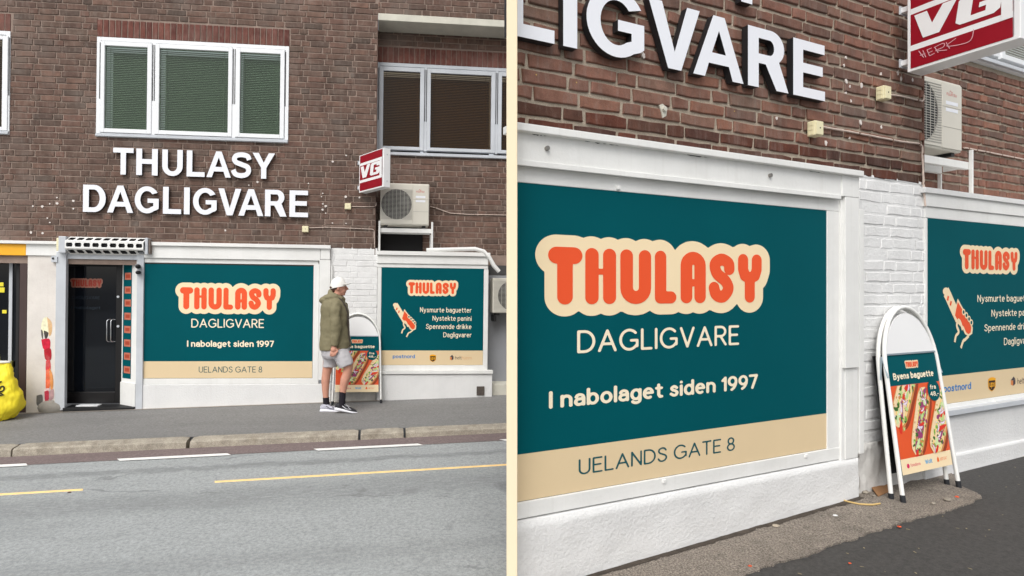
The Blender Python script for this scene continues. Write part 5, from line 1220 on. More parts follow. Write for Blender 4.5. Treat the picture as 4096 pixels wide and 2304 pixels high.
# ================================================================== SANDWICH BOARDS
def clip_poly(P, x0, x1, y0, y1):
    def cl(P, f, g):
        out = []
        for i in range(len(P)):
            a, b = P[i], P[(i + 1) % len(P)]; fa, fb = f(a), f(b)
            if fa >= 0: out.append(a)
            if (fa >= 0) != (fb >= 0): t = fa / (fa - fb); out.append((a[0] + (b[0] - a[0]) * t, a[1] + (b[1] - a[1]) * t))
        return out
    for f in (lambda p: p[0] - x0, lambda p: x1 - p[0], lambda p: p[1] - y0, lambda p: y1 - p[1]):
        if P: P = cl(P, f, None)
    return P
def blob(cx, cy, rx, ry, ang, n=12, wob=.12, rng=random, bend=0.0):
    c, s = math.cos(ang), math.sin(ang); out = []
    for k in range(n):
        a = 2 * math.pi * k / n; w = 1 + rng.uniform(-wob, wob); x, y = rx * math.cos(a) * w, ry * math.sin(a) * w; x += bend * (y / ry) ** 2 * rx
        out.append((cx + x * c - y * s, cy + x * s + y * c))
    return out
PAL = [pm('food_' + n, c, .5, .12, 60, spec=.3) for n, c in (('crust', (206, 140, 80)), ('bread', (240, 214, 172)), ('lettuce', (120, 170, 62)), ('pale_green', (186, 214, 140)), ('tomato', (222, 52, 36)), ('onion', (232, 218, 232)), ('purple', (154, 62, 112)), ('cucumber', (208, 226, 170)), ('dark_green', (58, 104, 40)), ('cheese', (246, 210, 110)), ('shade', (150, 60, 30)))]
FOODO = pm('food_orange', (228, 88, 40), .45, .04, 3)
PINKF = pm('print_pink', (216, 30, 96), .5, .02); LBLUE = pm('print_light_blue', (70, 170, 222), .5, .02); JORG = pm('print_orange', (240, 110, 30), .5, .02)
STEEL = pm('zinc_steel', (176, 190, 198), .35, .06, 10, metal=.6)
TUBEW = pm('tube_white', (240, 240, 236), .35, .03, 4); RUB = pm('rubber_black', (40, 42, 46), .7, .1)
CLEARP = pm('board_white', (238, 238, 238), .35, .02, 2)
def sandwich(fr, label, sL, sR_, hg, dF, dT, Hh, rear=.07, seed=4, foot_h=None):
    """leaning board: feet at sL..sR_, distance dF; top leans back to dT; Hh tall"""
    sm, W = (sL + sR_) / 2, sR_ - sL
    ln = math.hypot(Hh, dF - dT); ux, uz = (dT - dF) / ln, Hh / ln
    t = thing('sandwich_board', label, 'sandwich board', fr, (sm, dF, hg(sm)), 'a-boards by the shop')
    gl = lambda a: hg(sm + a) - hg(sm)
    def P(a, b, o=0.0): return (sm + a, dF + ux * b + uz * o, hg(sm) + uz * b - ux * o)
    def V(a, b, o=0.0): p = P(a, b, o); return (p[0], -p[1], p[2])
    r = .0135 if W > .5 else .013; hwid = W / 2
    def hoop(o0, o1):
        pts = []; bs = ln * .66
        k0 = lambda b: o0 + (o1 - o0) * b / ln
        for b in np.linspace(0.0, bs, 8): pts.append((-hwid * (1 - .10 * b / ln), float(b)))
        w = hwid * (1 - .10 * bs / ln)
        for a in range(1, 18): th = math.pi * (1 - a / 18); pts.append((w * math.cos(th), bs + (ln - r - bs) * math.sin(th)))
        for b in np.linspace(bs, 0.0, 8): pts.append((hwid * (1 - .10 * b / ln), float(b)))
        return [P(a, max(b, 0) + (gl(a) if b < .05 else 0), k0(b)) for a, b in pts]
    for o0, o1, nm in ((0, 0, 'front_hoop'), (-rear, -.028, 'rear_hoop')):
        H = hoop(o0, o1); part(nm, MB().tube(H, r, 10), TUBEW, t)
        for q, q2 in ((H[0], H[1]), (H[-1], H[-2])):
            v = Vector(q2) - Vector(q); v.normalize(); q0 = Vector(q) - v * .004
            part('rubber_foot', MB().tube([tuple(q0), tuple(Vector(q) + v * .045)], r * 1.18, 10), RUB, t)
    wb = lambda b: hwid * (1 - .10 * b / ln) - r * .6
    b0, b1 = ln * .125, ln * .735
    # arched white header
    arcp = [(-wb(b1 + .02), b1 + .012)] + [(wb(b1) * math.cos(math.pi * (1 - k / 24)) * .97, ln * .67 + (ln * .955 - ln * .67) * math.sin(math.pi * (1 - k / 24))) for k in range(25) if ln * .67 + (ln * .285) * math.sin(math.pi * k / 24) > b1 + .012] + [(wb(b1 + .02), b1 + .012)]
    mb = MB(); n = len(arcp); mb.add([V(a, b, .004) for a, b in arcp] + [V(a, b, -.004) for a, b in arcp], [tuple(range(n))[::-1], tuple(range(n, 2 * n))] + [(i, (i + 1) % n, (i + 1) % n + n, i + n) for i in range(n)]); part('header_panel', mb, CLEARP, t)
    def slab(a0, a1, z0, z1, o0, o1, m, nm, par=t, w0=None):
        mb = MB(); q = [(a0, z0), (a1, z0), (a1, z1), (a0, z1)]
        mb.add([V(a, b, o1) for a, b in q] + [V(a, b, o0) for a, b in q], [(0, 1, 2, 3), (7, 6, 5, 4)] + [(i + 4, (i + 1) % 4 + 4, (i + 1) % 4, i) for i in range(4)]); return part(nm, mb, m, par)
    pw = wb(b1) - .004
    slab(-pw, pw, b1, b1 + .011, -.012, .008, STEEL, 'top_rail'); 
    pan = slab(-pw, pw, b0, b1 - .001, -.008, .0, TEAL, 'poster_panel')
    slab(-pw, pw, b0 - .001, b1, -rear - .012, -rear - .004, BLACK, 'back_panel')
    PW, PH = 2 * pw, b1 - b0
    M = lambda x, y, o: V(-pw + x * PW, b1 - y * PH, o)
    def pr(P_, m, o, nm='print'): return part(nm, MB().add([M(x, y, o) for x, y in P_][::-1], [tuple(range(len(P_)))]), m, pan)
    def rect(y0, y1, m, nm): return part(nm, MB().add([M(0, y1, .0008), M(1, y1, .0008), M(1, y0, .0008), M(0, y0, .0008)], [(0, 1, 2, 3)]), m, pan)
    rect(.262, .872, FOODO, 'food_print_ground'); rect(.872, 1.0, CREAM, 'logo_strip')
    asp = PW / PH; rng = random.Random(seed); layers = [MB() for _ in PAL]; kz = [0]
    def put(P_, ci):
        Q = clip_poly(P_, .0, 1., .264, .871)
        if len(Q) < 3: return
        kz[0] += 1; ar = sum(Q[i][0] * Q[(i + 1) % len(Q)][1] - Q[(i + 1) % len(Q)][0] * Q[i][1] for i in range(len(Q)))
        if ar > 0: Q = Q[::-1]
        layers[ci].add([M(x, y, .0012 + kz[0] * .000012) for x, y in Q], [tuple(range(len(Q)))])
    for (xa, ya), (xb, yb), wd in (((.47, .10), (.02, .60), .30), ((.68, .30), (.30, .86), .25), ((1.10, .34), (.66, .88), .29)):
        dx, dy = (xb - xa), (yb - ya) / asp; l = math.hypot(dx, dy); ex, ey = dx / l, dy / l
        def B(u, v): return (xa + dx * u + (-ey) * v * wd, ya + (dy * u + ex * v * wd) * asp)
        def bl(u, v, ru, rv, rot, ci, wob=.15, bend=0.0, n=12):
            c0, s0 = math.cos(rot), math.sin(rot); P_ = []
            for k in range(n):
                a = 2 * math.pi * k / n; w = 1 + rng.uniform(-wob, wob); x, y = ru * math.cos(a) * w, rv * math.sin(a) * w; x += bend * ru * (y / rv) ** 2
                P_.append(B(u + (x * c0 - y * s0) * wd / l, v + (x * s0 + y * c0)))
            put(P_, ci)
        cap = lambda w, off=0.: [B(u / 20 + (0 if 0 < u < 20 else 0), s * w * min(1, (max(0.0, 1 - abs(u / 10 - 1) ** 5)) ** .5) + off) for s, us in ((-.5, range(21)), (.5, range(20, -1, -1))) for u in us]
        put(cap(1.08, -.16), 10); put(cap(1.06), 0); put(cap(.90, .03), 1)
        for k in range(16): bl(rng.uniform(.05, .95), rng.choice((-.44, .42)) + rng.uniform(-.04, .04), .05, .035, 0, 0)
        put(cap(.60, -.06), 9); put(cap(.5, -.06), 6 if wd < .28 else 1)
        for k in range(70): bl(rng.uniform(.03, .97), rng.uniform(-.42, .28), rng.uniform(.05, .13), rng.uniform(.035, .09), rng.uniform(0, 3), rng.choice((2, 3, 2, 7, 8, 6, 0, 3, 8)), .35)
        for k in range(8): bl((k + .5) / 8 + rng.uniform(-.04, .04), rng.uniform(-.26, .14), rng.uniform(.20, .34), rng.uniform(.07, .11), rng.uniform(-.4, .8), (4, 7, 4, 3, 4, 6, 7, 4)[k], .10, .5)
        for k in range(7):
            u, v, a = rng.uniform(.08, .92), rng.uniform(-.2, .2), rng.uniform(0, 3); bl(u, v, .05, .20, a, 6, .05, 1.6); bl(u + .006, v + .01, .04, .18, a, 5, .05, 1.6)
        for k in range(16): bl(rng.uniform(.03, .97), rng.uniform(-.32, .32), .05, .03, rng.uniform(0, 3), rng.choice((2, 8, 5, 9, 3)), .4)
    for mb, m in zip(layers, PAL):
        if mb.v: part('food_print', mb, m, pan, kind='stuff')
    pr([(.84 + .125 * math.cos(a), .335 + .125 * asp * math.sin(a)) for a in np.linspace(0, 2 * math.pi, 25)[:-1]], TEAL, .009 - .004, 'price_disc')
    def tx(s, x0, x1, yb, yc, m, bold, o=.0014, nm='lettering'):
        vs, fs = text_flat(s, bold); a0 = min(p[0] for p in vs); a1 = max(p[0] for p in vs)
        part(nm, MB().add([M(x0 + (p[0] - a0) / (a1 - a0) * (x1 - x0), yb - p[1] / CAPH * (yb - yc), o) for p in vs], fs), m, pan)
    tx('fra', .77, .89, .325, .285, TEXTC, .09, .0056); tx('48,-', .755, .93, .385, .345, TEXTC, .09, .0056)
    tx('Byens baguette', .09, .90, .212, .155, TEXTC, .125)
    tx('foodora', .17, .36, .945, .918, PINKF, .07); tx('Wolt', .46, .60, .948, .91, LBLUE, .09); tx('JUST EAT', .76, .90, .945, .92, JORG, .07)
    pr([(.125 + .026 * math.cos(a), .934 + .026 * asp * math.sin(a)) for a in np.linspace(0, 2 * math.pi, 13)[:-1]], PINKF, .0014, 'mark'); pr([(.70, .95), (.70, .925), (.72, .905), (.74, .925), (.74, .95)][::-1], JORG, .0014, 'mark')
    logo(pan, .35, .62, .125, .055, .0, mp=lambda x, y, o: M(x, y, o))
    for a in (-1, 1):
        x = a * (hwid * .935); mb = MB()
        for bb, oo in ((ln * .66, -.002), (ln * .655, -.03)):
            pass
        mb.tube([P(x * 1.01, ln * .73, -.012), P(x * 1.03, ln * .62, .012)], .006, 6); mb.tube([P(x * 1.01, ln * .73, -.014), P(x * 1.03, ln * .61, -.036)], .006, 6); part('folding_brace', mb, STEEL, t)
    return t
fa, fb = FR.gnd(3613, 2010, hR), FR.gnd(3836, 1950, hR)
dF = (fa[1] + fb[1]) / 2; 
ax = R(3586, 1224, .05)
sandwich(FR, 'white hoop sandwich board with baguette poster leaning on the near white brick pier', fa[0], fb[0], lambda s: hR(s) + .003, dF, .055, ax[1] - hR(fa[0]))
hgL = lambda s: h_base(s) * (1 - .22 / 1.7) + h_kb(s) * (.22 / 1.7) + .006
f1 = L(1524, 1595, .22)[0]
sandwich(FL, 'white hoop sandwich board half hidden behind the walking person', f1 - .68, f1, hgL, .22, .03, L(1415, 1248, .03)[1] - hgL(f1), seed=4)
# ================================================================== LITTER
CARD = pm('cardboard', (142, 104, 70), .85, .1, 8)
def gp(x, y, z=0.0): s, d = FR.gnd(x, y, hR); return s, d, hA(s, d) + z
P = [gp(3470, 1950), gp(3565, 1925), gp(3563, 1968), gp(3512, 1990)]; mb = MB()
top = [(p[0], -p[1], p[2] + (.035 if i < 2 else .006)) for i, p in enumerate(P)]; mb.add(top + [(q[0], q[1], q[2] - .004) for q in top], [(3, 2, 1, 0), (4, 5, 6, 7)] + [(i, (i + 1) % 4, (i + 1) % 4 + 4, i + 4) for i in range(4)])
solo('cardboard_scrap', mb, CARD, FR, P[3], 'brown cardboard scrap on the ground behind the close sandwich board', 'cardboard')
def pebble(x, y, r, m, label, nm='pebble', cat='pebble', fl=.5):
    s, d, h = gp(x, y); mb = MB().ell((s, d, h + r * fl * .7), (r, r * .8, r * fl), 9, 6)
    rg = random.Random(int(x)); mb.v = [(p[0] + rg.uniform(-.15, .15) * r, p[1] + rg.uniform(-.15, .15) * r, p[2] + rg.uniform(-.1, .1) * r) for p in mb.v]
    solo(nm, mb, m, FR, (s, d, h), label, cat, 'loose bits on the pavement')
GST = pm('pebble_grey', (150, 142, 130), .9, .15, 30)
pebble(3789, 2004, .026, GST, 'larger flat grey stone right of the close board feet'); pebble(3733, 2018, .018, GST, 'small grey stone in front of the close board')
pebble(3388, 1992, .022, GST, 'grey mortar crumb at the foot of the close plinth'); pebble(3425, 1985, .026, GST, 'grey mortar lump beside the cardboard scrap'); pebble(3462, 1976, .024, GST, 'squarish grey lump left of the cardboard scrap'); pebble(3496, 1988, .014, GST, 'pale crumb in front of the cardboard scrap')
ORL = pm('orange_bit', (226, 92, 52), .6, .1); WHB = pm('white_bit', (235, 235, 235), .6, .05); YLF = pm('dry_leaf', (142, 130, 104), .8, .3, 60)
pebble(3828, 1989, .016, ORL, 'orange scrap on the concrete tip right of the close board', 'scrap', 'litter', .2); pebble(3598, 2108, .013, ORL, 'orange scrap on the dark asphalt edge', 'scrap', 'litter', .2); pebble(3399, 2253, .009, ORL, 'tiny orange scrap low on the dark asphalt', 'scrap', 'litter', .2)
pebble(3341, 2064, .017, WHB, 'white scrap of paper on the worn concrete', 'scrap', 'litter', .2); pebble(3105, 2106, .024, pm('pale_stone', (176, 164, 146), .9, .1), 'pale flat stone on the worn concrete at the lower left', 'pebble', 'pebble', .15); pebble(3000, 2265, .012, ORL, 'small orange scrap near the lower left of the worn concrete', 'scrap', 'litter', .2)
mb = MB(); rg = random.Random(6)
for x, y in ((3456, 2187), (3675, 2188), (3660, 2203), (3447, 2261), (3663, 2285), (3880, 2267), (3957, 2114), (3942, 2139), (3866, 2109), (3830, 2108), (3771, 2061), (3918, 1902), (4075, 1935), (4068, 1905), (4060, 1867), (4025, 1945), (3979, 1968), (3632, 2113), (3245, 2209), (3390, 2209), (4010, 2055), (3540, 2280), (3200, 2290)):
    s, d = FR.gnd(x, y, hR); r = rg.uniform(.005, .012); an = rg.uniform(0, 3); q = blob(s, d, r, r * .45, an, 8, .2, rg)
    mb.add([(p[0], -p[1], hR(p[0]) - .002 - p[1] * .008) for p in q], [tuple(range(8))[::-1]])
struct('leaf_litter', mb, YLF, FR, 'stuff', 'small dry leaf specks scattered over the dark asphalt')
pts = [gp(x, y, .006) for x, y in ((3371, 2006), (3395, 2013), (3440, 2022), (3490, 2024), (3520, 2019))]
solo('plastic_strap', MB().tube(pts, .006, 6), pm('straw_strap', (202, 172, 112), .6, .1), FR, pts[0], 'pale yellow strap lying on the worn concrete before the close board', 'strap')
# small stone on the road, left
s, d = L(278, 1981, 3.0)[0], 3.0
solo('road_stone', MB().ell((s, d, hroad(s, d) + .012), (.022, .02, .015), 8, 6), pm('brown_stone', (74, 54, 46), .9, .2), FL, (s, d, hroad(s, d)), 'small brown stone on the grey road under the yellow dash', 'stone')
# ================================================================== YELLOW BAG AND CONCRETE FOOT
def gL(s, d): t = d / D_KB; return h_base(s) * (1 - t) + h_kb(s) * t
def spot(x, y):
    """pixel on the left sidewalk -> (s,d)"""
    lo, hi = -.2, 2.0
    for _ in range(40):
        m = (lo + hi) / 2; s, h = L(x, y, m)
        if h < gL(s, m): lo = m
        else: hi = m
    return L(x, y, m)[0], m
s0, d0 = spot(-14, 1690); hb = gL(s0, d0); kk = 1 / ((FL.W(s0, d0, hb)).y / FOC); Z = lambda px: px / kk
YB = pm('bag_yellow', (248, 226, 50), .6, .08, 6, .6, 14); 
bt = thing('shopping_bag', 'bulging yellow shopping bag with black script at the lower left', 'bag', FL, (s0 - .1, d0 - .12, hb))
mb = MB(); rings = []
prof = [(0, .20, .10), (.03, .27, .14), (.12, .33, .17), (.25, .345, .175), (.36, .32, .16), (.44, .29, .13), (.55, .26, .10), (.66, .235, .07), (.74, .225, .05)]
cxs = [s0 - .16, s0 - .155, s0 - .12, s0 - .11, s0 - .125, s0 - .13, s0 - .14, s0 - .15, s0 - .155]
for (z, rx, ry), cx in zip(prof, cxs):
    n = 40; rg_ = []
    for k in range(n):
        a = 2 * math.pi * k / n; w = 1 + .06 * noise.noise(Vector((math.cos(a) * 2.2, math.sin(a) * 2.2 + z * 3, z * 7))) ; c, s_ = math.cos(a), math.sin(a)
        sq = lambda v: math.copysign(abs(v) ** .75, v)
        rg_.append((cx + rx * sq(c) * w, -(d0 - .14) + ry * sq(s_) * w, hb + z + .02 * noise.noise(Vector((a, z * 4, 3)))))
    rings.append(rg_)
mb.loft(rings); bag = part('bag_body', mb, YB, bt, sub=2)
tx = bpy.data.textures.new('folds', 'CLOUDS'); tx.noise_scale = .11; m = bag.modifiers.new('folds', 'DISPLACE'); m.texture = tx; m.strength = .07; m.mid_level = .5; m.texture_coords = 'LOCAL'
tx2 = bpy.data.textures.new('creases', 'CLOUDS'); tx2.noise_scale = .045; tx2.noise_type = 'HARD_NOISE'; m = bag.modifiers.new('creases', 'DISPLACE'); m.texture = tx2; m.strength = .010; m.mid_level = .5; m.texture_coords = 'LOCAL'
part('bag_rim', MB().tube([(cxs[-1] + .215 * math.cos(a), d0 - .14 + .05 * math.sin(a), hb + .755) for a in np.linspace(0, 2 * math.pi, 24)], .014, 6), pm('rim_white', (236, 232, 222), .5, .05), bt)
part('bag_patch', MB().box(cxs[-1] + .02, cxs[-1] + .09, d0 - .087, d0 - .078, hb + .735, hb + .775), DARKM, bt)
lm = MB()
for P in ([(-.02, .44), (.08, .47), (.17, .52)], [(-.01, .43), (.10, .40), (.19, .37)], [(.06, .40), (.12, .46), (.16, .43), (.11, .40)], [(.13, .43), (.19, .46), (.20, .41), (.15, .39)], [(.10, .37), (.17, .35), (.21, .36)]):
    q = crom(P, 6); pts = []
    for x, z in q:
        i = min(range(len(prof) - 1), key=lambda j: abs((prof[j][0] + prof[j + 1][0]) / 2 - z)); t_ = (z - prof[i][0]) / (prof[i + 1][0] - prof[i][0])
        rx, ry, cx = [prof[i][j] + (prof[i + 1][j] - prof[i][j]) * t_ for j in (1, 2)] + [cxs[i] + (cxs[i + 1] - cxs[i]) * t_]
        u = max(-.98, min(.98, x / rx)); pts.append((cx + x, d0 - .14 + ry * (1 - abs(u) ** 2.6) ** .4 + .012, hb + z))
    lm.tube(pts, .009, 6)
part('script_print', lm, pm('bag_ink', (40, 36, 24), .6, .1), bt)
for sg in (-1, 1):
    part('handle', MB().tube([(cxs[-1] - .1, d0 - .14 + sg * .05, hb + .74), (cxs[-1] - .08, d0 - .14 + sg * .06, hb + .86), (cxs[-1] + .0, d0 - .14 + sg * .06, hb + .90), (cxs[-1] + .05, d0 - .14 + sg * .055, hb + .84), (cxs[-1] + .06, d0 - .14 + sg * .05, hb + .74)], .012, 6), YB, bt)
s1, d1 = spot(197, 1651); h1 = gL(s1, d1); rings = []
for z, r in ((0, .15), (.02, .165), (.06, .18), (.11, .165), (.145, .12), (.165, .05)):
    rings.append([(s1 + r * math.cos(2 * math.pi * k / 24) * (1 + .05 * noise.noise(Vector((k, z * 9, 1)))), -(d1 - .06) + r * .6 * math.sin(2 * math.pi * k / 24), h1 + z) for k in range(24)])
solo('concrete_foot', MB().loft(rings), pm('dirty_concrete', (142, 138, 130), .9, .15, 10, .8, 50, dirt=.4), FL, (s1, d1 - .06, h1), 'rounded grey concrete bollard foot against the mural pier', 'bollard foot')
# ================================================================== PERSON walking to the right
sp, dp = spot(1345, 1648); hp_ = gL(sp, dp); Wp = FL.W(sp, dp, hp_)
PF = Frame.__new__(Frame); PF.M = Matrix.Translation(Wp); KP = FOC / Wp.y
E = lambda x, y, dep=0.0: ((x - 1345) / KP, -dep, (1648 - y) / KP)       # photo pixel + depth (away) -> (s,d,h)
person = thing('person', 'person in olive hooded jacket, grey shorts and white cap walking past the shop', 'person', PF, (0, 0, 0))
SKIN = pm('skin', (206, 150, 128), .55, .06, 14, .15, 60); 
OLIVE = pm('jacket_olive', (128, 121, 94), .75, .12, 9, .5, 25); OLIVED = pm('jacket_lining', (74, 66, 60), .8, .1, 9)
GREYS = pm('shorts_grey', (192, 190, 193), .85, .06, 9, .5, 30); SOCK = pm('sock_black', (32, 28, 36), .9, .1, 20, .4, 200)
HAIR = pm('hair_brown', (72, 48, 38), .8, .2, 60); CAPW = pm('cap_white', (238, 236, 230), .8, .04, 10, .2, 80)
SHW = pm('shoe_white', (236, 236, 242), .6, .05, 10); SHG = pm('shoe_grey', (120, 122, 130), .7, .15, 14); SHK = pm('shoe_dark', (46, 46, 50), .7, .2, 14)
def remesh(o, vox, smooth=4, disp=0.0, size=.1):
    m = o.modifiers.new('r', 'REMESH'); m.mode = 'VOXEL'; m.voxel_size = vox; m.use_smooth_shade = True
    if smooth: m = o.modifiers.new('s', 'SMOOTH'); m.iterations = smooth; m.factor = .5
    if disp:
        tx = bpy.data.textures.new('cloth', 'CLOUDS'); tx.noise_scale = size; m = o.modifiers.new('d', 'DISPLACE'); m.texture = tx; m.strength = disp; m.mid_level = .5; m.texture_coords = 'LOCAL'
b = MB()
yb, yf = .085, -.075      # rear leg is the far one, front leg the near one
b.tube([E(1322, 1385, yb), E(1312, 1430, yb), E(1305, 1478, yb), E(1300, 1502, yb), E(1297, 1530, yb), E(1297, 1565, yb), E(1299, 1605, yb), E(1301, 1628, yb)], [.09, .083, .066, .058, .057, .046, .035, .036], 16)
b.tube([E(1301, 1630, yb), E(1320, 1640, yb)], [.033, .022], 12)
b.tube([E(1350, 1388, yf), E(1376, 1428, yf), E(1397, 1466, yf), E(1392, 1492, yf), E(1384, 1515, yf), E(1377, 1545, yf), E(1373, 1580, yf), E(1371, 1615, yf)], [.092, .084, .066, .060, .062, .050, .037, .036], 16)
b.tube([E(1370, 1618, yf), E(1396, 1634, yf)], [.033, .022], 12)
b.tube([E(1340, 1400), E(1340, 1350), E(1340, 1290), E(1338, 1235), E(1340, 1205), E(1347, 1186), E(1353, 1165)], [.12, .12, .125, .125, .10, .060, .058], 18)
# head, jaw, nose, ear
hx, hz = 1354, 1142
b.ell(E(hx, hz, .0), (.098, .077, .112), 18, 12); b.ell(E(1366, 1160, .01), (.062, .056, .070), 14, 10); b.ell(E(1371, 1175, .012), (.034, .036, .028), 12, 8)
b.tube([E(1383, 1146, .03), E(1389, 1156, .035), E(1384, 1160, .03)], [.012, .016, .010], 8); b.ell(E(1381, 1169, .03), (.012, .022, .007), 8, 6)
b.ell(E(1357, 1153, -.074), (.017, .014, .030), 10, 8); b.ell(E(1378, 1141, -.01), (.02, .05, .012), 8, 6)
# arms and hands
def arm(sh, el, wr, sgn):
    b.tube([sh, tuple((sh[i] + el[i]) / 2 for i in range(3)), el, tuple((el[i] + wr[i]) / 2 for i in range(3)), wr], [.046, .044, .040, .037, .027], 12)
sh, el, wr = E(1352, 1212, -.17), E(1362, 1304, -.205), E(1348, 1372, -.20); arm(sh, el, wr, 1)
pc = E(1346, 1392, -.20); b.tube([wr, E(1347, 1383, -.20), pc, E(1345, 1399, -.20)], [.026, .034, .040, .034], 12)
fx = [(-.030, 1.0), (-.010, 1.12), (.011, 1.08), (.031, .88)]
for o, l in fx:
    p0 = Vector(E(1345, 1397, -.20)) + Vector((o, .004, 0)); p1 = p0 + Vector((o * .1, .012, -.030 * l)); p2 = p1 + Vector((-.004, -.002, -.026 * l)); p3 = p2 + Vector((-.006, -.014, -.014 * l))
    b.tube([tuple(p0), tuple(p1), tuple(p2), tuple(p3)], [.0105, .0100, .0092, .0078], 8)
q0 = Vector(E(1355, 1388, -.20)); b.tube([tuple(q0), tuple(q0 + Vector((.020, .012, -.024))), tuple(q0 + Vector((.020, .016, -.052)))], [.013, .0115, .009], 8)
sh2, el2, wr2 = E(1362, 1214, .17), E(1350, 1300, .21), E(1372, 1365, .19); arm(sh2, el2, wr2, -1)
b.tube([wr2, E(1376, 1385, .19), E(1378, 1400, .18)], [.026, .036, .028], 10)
body = part('body', b, SKIN, person); remesh(body, .0065, 3)
# hair under the cap
h = MB(); h.ell(E(1346, 1150, .0), (.092, .082, .045), 16, 10); h.ell(E(1335, 1160, .0), (.048, .062, .045), 12, 8)
hair = part('hair', h, HAIR, person)
c = MB(); rings = []
for k in range(9):
    a = math.pi / 2 * k / 8; r = math.cos(a) ** .8; zz = math.sin(a)
    rings.append([(E(1353, 1145)[0] + .108 * r * math.cos(t) - .012 * zz, .090 * r * math.sin(t), E(1354, 1147)[2] + .130 * zz - .09 * r * (.10 - math.cos(t) * .22) ) for t in np.linspace(0, 2 * math.pi, 29)[:-1]])
c.loft(rings)
cp = part('cap', c, CAPW, person)
br = MB(); vs = []
for i in range(9):
    t = -1.0 + 2.0 * i / 8
    a0 = (E(1379, 1136)[0] - .035 * t * t, .07 * t, E(1379, 1136)[2] - .010 * t * t); a1 = (E(1402, 1133)[0] - .05 * t * t, .085 * t * .85, E(1402, 1132)[2] - .018 * t * t)
    vs += [a0, a1, (a0[0], a0[1], a0[2] - .008), (a1[0], a1[1], a1[2] - .008)]
fs = []
for i in range(8):
    k = i * 4; fs += [(k, k + 1, k + 5, k + 4), (k + 2, k + 6, k + 7, k + 3), (k + 1, k + 3, k + 7, k + 5)]
br.add(vs, fs, 0, True); part('brim', br, CAPW, cp)
# jacket: torso, sleeves, hood
j = MB()
def ringj(y, xl, xr, ry, dep=0.0, n=28, lean=0.0):
    z = (1648 - y) / KP; x0, x1 = (xl - 1345) / KP, (xr - 1345) / KP; out = []
    for k in range(n):
        a = 2 * math.pi * k / n; c_, s_ = math.cos(a), math.sin(a); sq = lambda v: math.copysign(abs(v) ** .85, v)
        out.append(((x0 + x1) / 2 + (x1 - x0) / 2 * sq(c_), dep + ry * sq(s_), z + lean * c_))
    return out
j.loft([ringj(1396, 1279, 1402, .165, lean=.02), ringj(1370, 1279, 1404, .17), ringj(1335, 1281, 1398, .172), ringj(1290, 1282, 1394, .178), ringj(1250, 1283, 1395, .19), ringj(1225, 1285, 1390, .195), ringj(1207, 1293, 1380, .175), ringj(1193, 1308, 1370, .12), ringj(1180, 1318, 1367, .085)])
j.tube([E(1350, 1214, -.15), E(1350, 1240, -.185), E(1353, 1275, -.20), E(1356, 1306, -.205), E(1350, 1345, -.20), E(1347, 1378, -.20)], [.075, .078, .073, .067, .062, .052], 16)
j.tube([E(1362, 1214, .15), E(1358, 1250, .185), E(1352, 1300, .21), E(1362, 1340, .20), E(1370, 1368, .19)], [.07, .074, .066, .06, .05], 16)
# hood lying on the shoulders and stand-up collar
j.ell(E(1306, 1201, .0), (.098, .125, .058), 16, 10); j.ell(E(1325, 1190, -.05), (.10, .09, .045), 14, 8); j.ell(E(1325, 1190, .05), (.10, .09, .045), 14, 8)
j.tube([E(1318, 1172, .0), E(1328, 1178, -.072), E(1350, 1186, -.088), E(1367, 1194, -.06), E(1372, 1198, .0), E(1367, 1194, .06), E(1350, 1186, .088), E(1328, 1178, .072)], .030, 10, closed=True)
j.ell(E(1324, 1170, .0), (.038, .075, .045), 12, 8)
jk = part('jacket', j, OLIVE, person); remesh(jk, .010, 3, .030, .13)
k_ = MB(); k_.tube([E(1352, 1186, -.098), E(1368, 1200, -.085), E(1382, 1222, -.075), E(1392, 1250, -.06), E(1396, 1300, -.05), E(1397, 1340, -.05), E(1401, 1384, -.04)], [.012, .016, .018, .016, .014, .012, .010], 8); part('zip_placket', k_, OLIVED, jk)
# shorts
s_ = MB()
s_.loft([ringj(1378, 1287, 1396, .15), ringj(1400, 1286, 1398, .155), ringj(1420, 1288, 1396, .15), ringj(1432, 1295, 1385, .13)])
def legr(cx, cy, wx, ry, dep, tilt, n=22):
    x, _, z = E(cx, cy); out = []
    for k in range(n):
        a = 2 * math.pi * k / n; out.append((x + wx * math.cos(a) * math.cos(tilt), dep + ry * math.sin(a), z + wx * math.cos(a) * math.sin(tilt)))
    return out
s_.loft([legr(1322, 1400, .115, .10, yb * .8, 0), legr(1318, 1430, .108, .105, yb, 0), legr(1316, 1455, .095, .105, yb, -.0), legr(1315, 1471, .092, .105, yb, .0)])
s_.loft([legr(1355, 1395, .12, .11, yf * .8, .2), legr(1372, 1422, .115, .115, yf, .3), legr(1383, 1442, .108, .115, yf, .35), legr(1390, 1460, .100, .112, yf, .38)])
so = part('shorts', s_, GREYS, person); remesh(so, .010, 2, .024, .12)
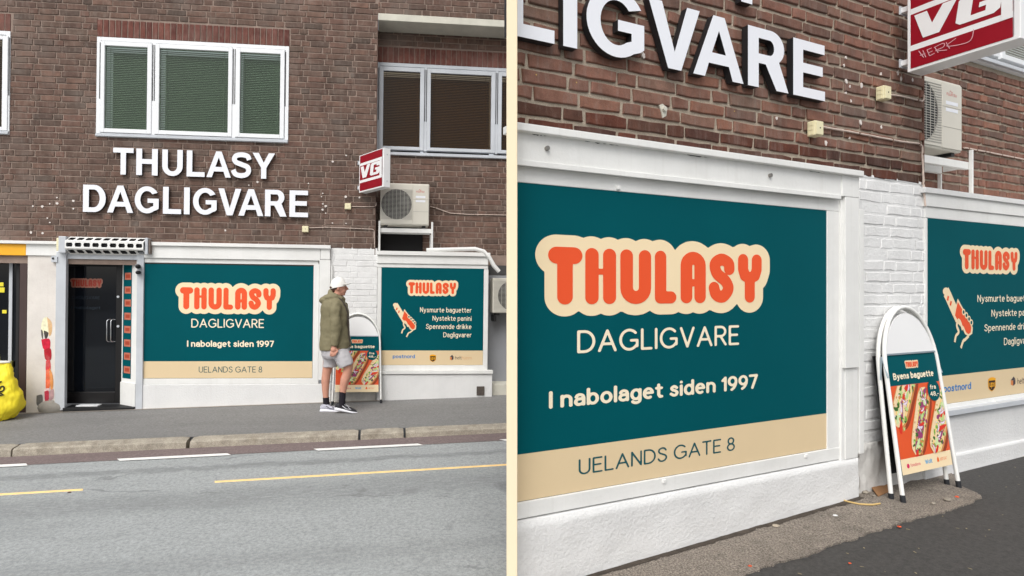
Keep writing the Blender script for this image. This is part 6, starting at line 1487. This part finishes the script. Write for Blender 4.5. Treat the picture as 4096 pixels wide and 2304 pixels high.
# socks and shoes
part('sock', MB().tube([E(1299, 1594, yb), E(1300, 1612, yb), E(1302, 1630, yb)], [.043, .044, .044], 14), SOCK, person)
part('sock', MB().tube([E(1374, 1563, yf), E(1373, 1590, yf), E(1371, 1618, yf)], [.044, .043, .046], 14), SOCK, person)
def shoe(heel, toe, dep, upper, topc, pitch):
    """heel/toe: sole end pixels; rings along the foot"""
    h0, t0 = Vector(E(*heel, dep)), Vector(E(*toe, dep)); ax = (t0 - h0); ln = ax.length; ax.normalize(); up = Vector((-ax.z, 0, ax.x))
    def ring(u, w, z0, z1, n=16):
        cc = h0 + ax * (u * ln); out = []
        for k in range(n):
            a = 2 * math.pi * k / n; y = w * math.copysign(abs(math.cos(a)) ** .7, math.cos(a)); zz = (z0 + z1) / 2 + (z1 - z0) / 2 * math.copysign(abs(math.sin(a)) ** .7, math.sin(a)); p = cc + up * zz
            out.append((p.x, -(p.y + y), p.z))
        return out
    so_ = MB().loft([ring(-.02, .025, .008, .030), ring(.05, .039, .0, .052), ring(.3, .037, .002, .046), ring(.55, .042, .0, .034), ring(.8, .043, .0, .024), ring(.95, .032, .004, .022), ring(1.01, .012, .010, .018)])
    upm = MB().loft([ring(.0, .020, .034, .075), ring(.05, .033, .034, .098), ring(.22, .036, .032, .108), ring(.38, .037, .030, .102), ring(.55, .040, .026, .080), ring(.75, .041, .022, .062), ring(.92, .030, .020, .044), ring(.99, .010, .018, .030)])
    t = part('shoe', upm, upper, person); part('sole', so_, SHW, t)
    st = MB()
    for q in (-1, 1):
        p = [h0 + ax * (u * ln) + up * z for u, z in ((.30, .085), (.5, .05), (.75, .045), (.6, .07))]; st.tube([(v.x, v.y + q * .041, v.z) for v in p], .004, 6)
    part('side_stripe', st, topc, t)
    lc = MB()
    for u, z in ((.42, .098), (.48, .090), (.54, .083), (.60, .076)): v = h0 + ax * (u * ln) + up * z; lc.tube([(v.x, v.y - .026, v.z - .004), (v.x, v.y, v.z + .004), (v.x, v.y + .026, v.z - .004)], .004, 6)
    part('lace', lc, topc, t)
shoe((1278, 1652), (1362, 1651), yb - .02, pm('shoe_pale', (186, 186, 198), .6, .25, 30), SHK, 0)
shoe((1343, 1637), (1431, 1649), yf, SHK, SHW, 0)
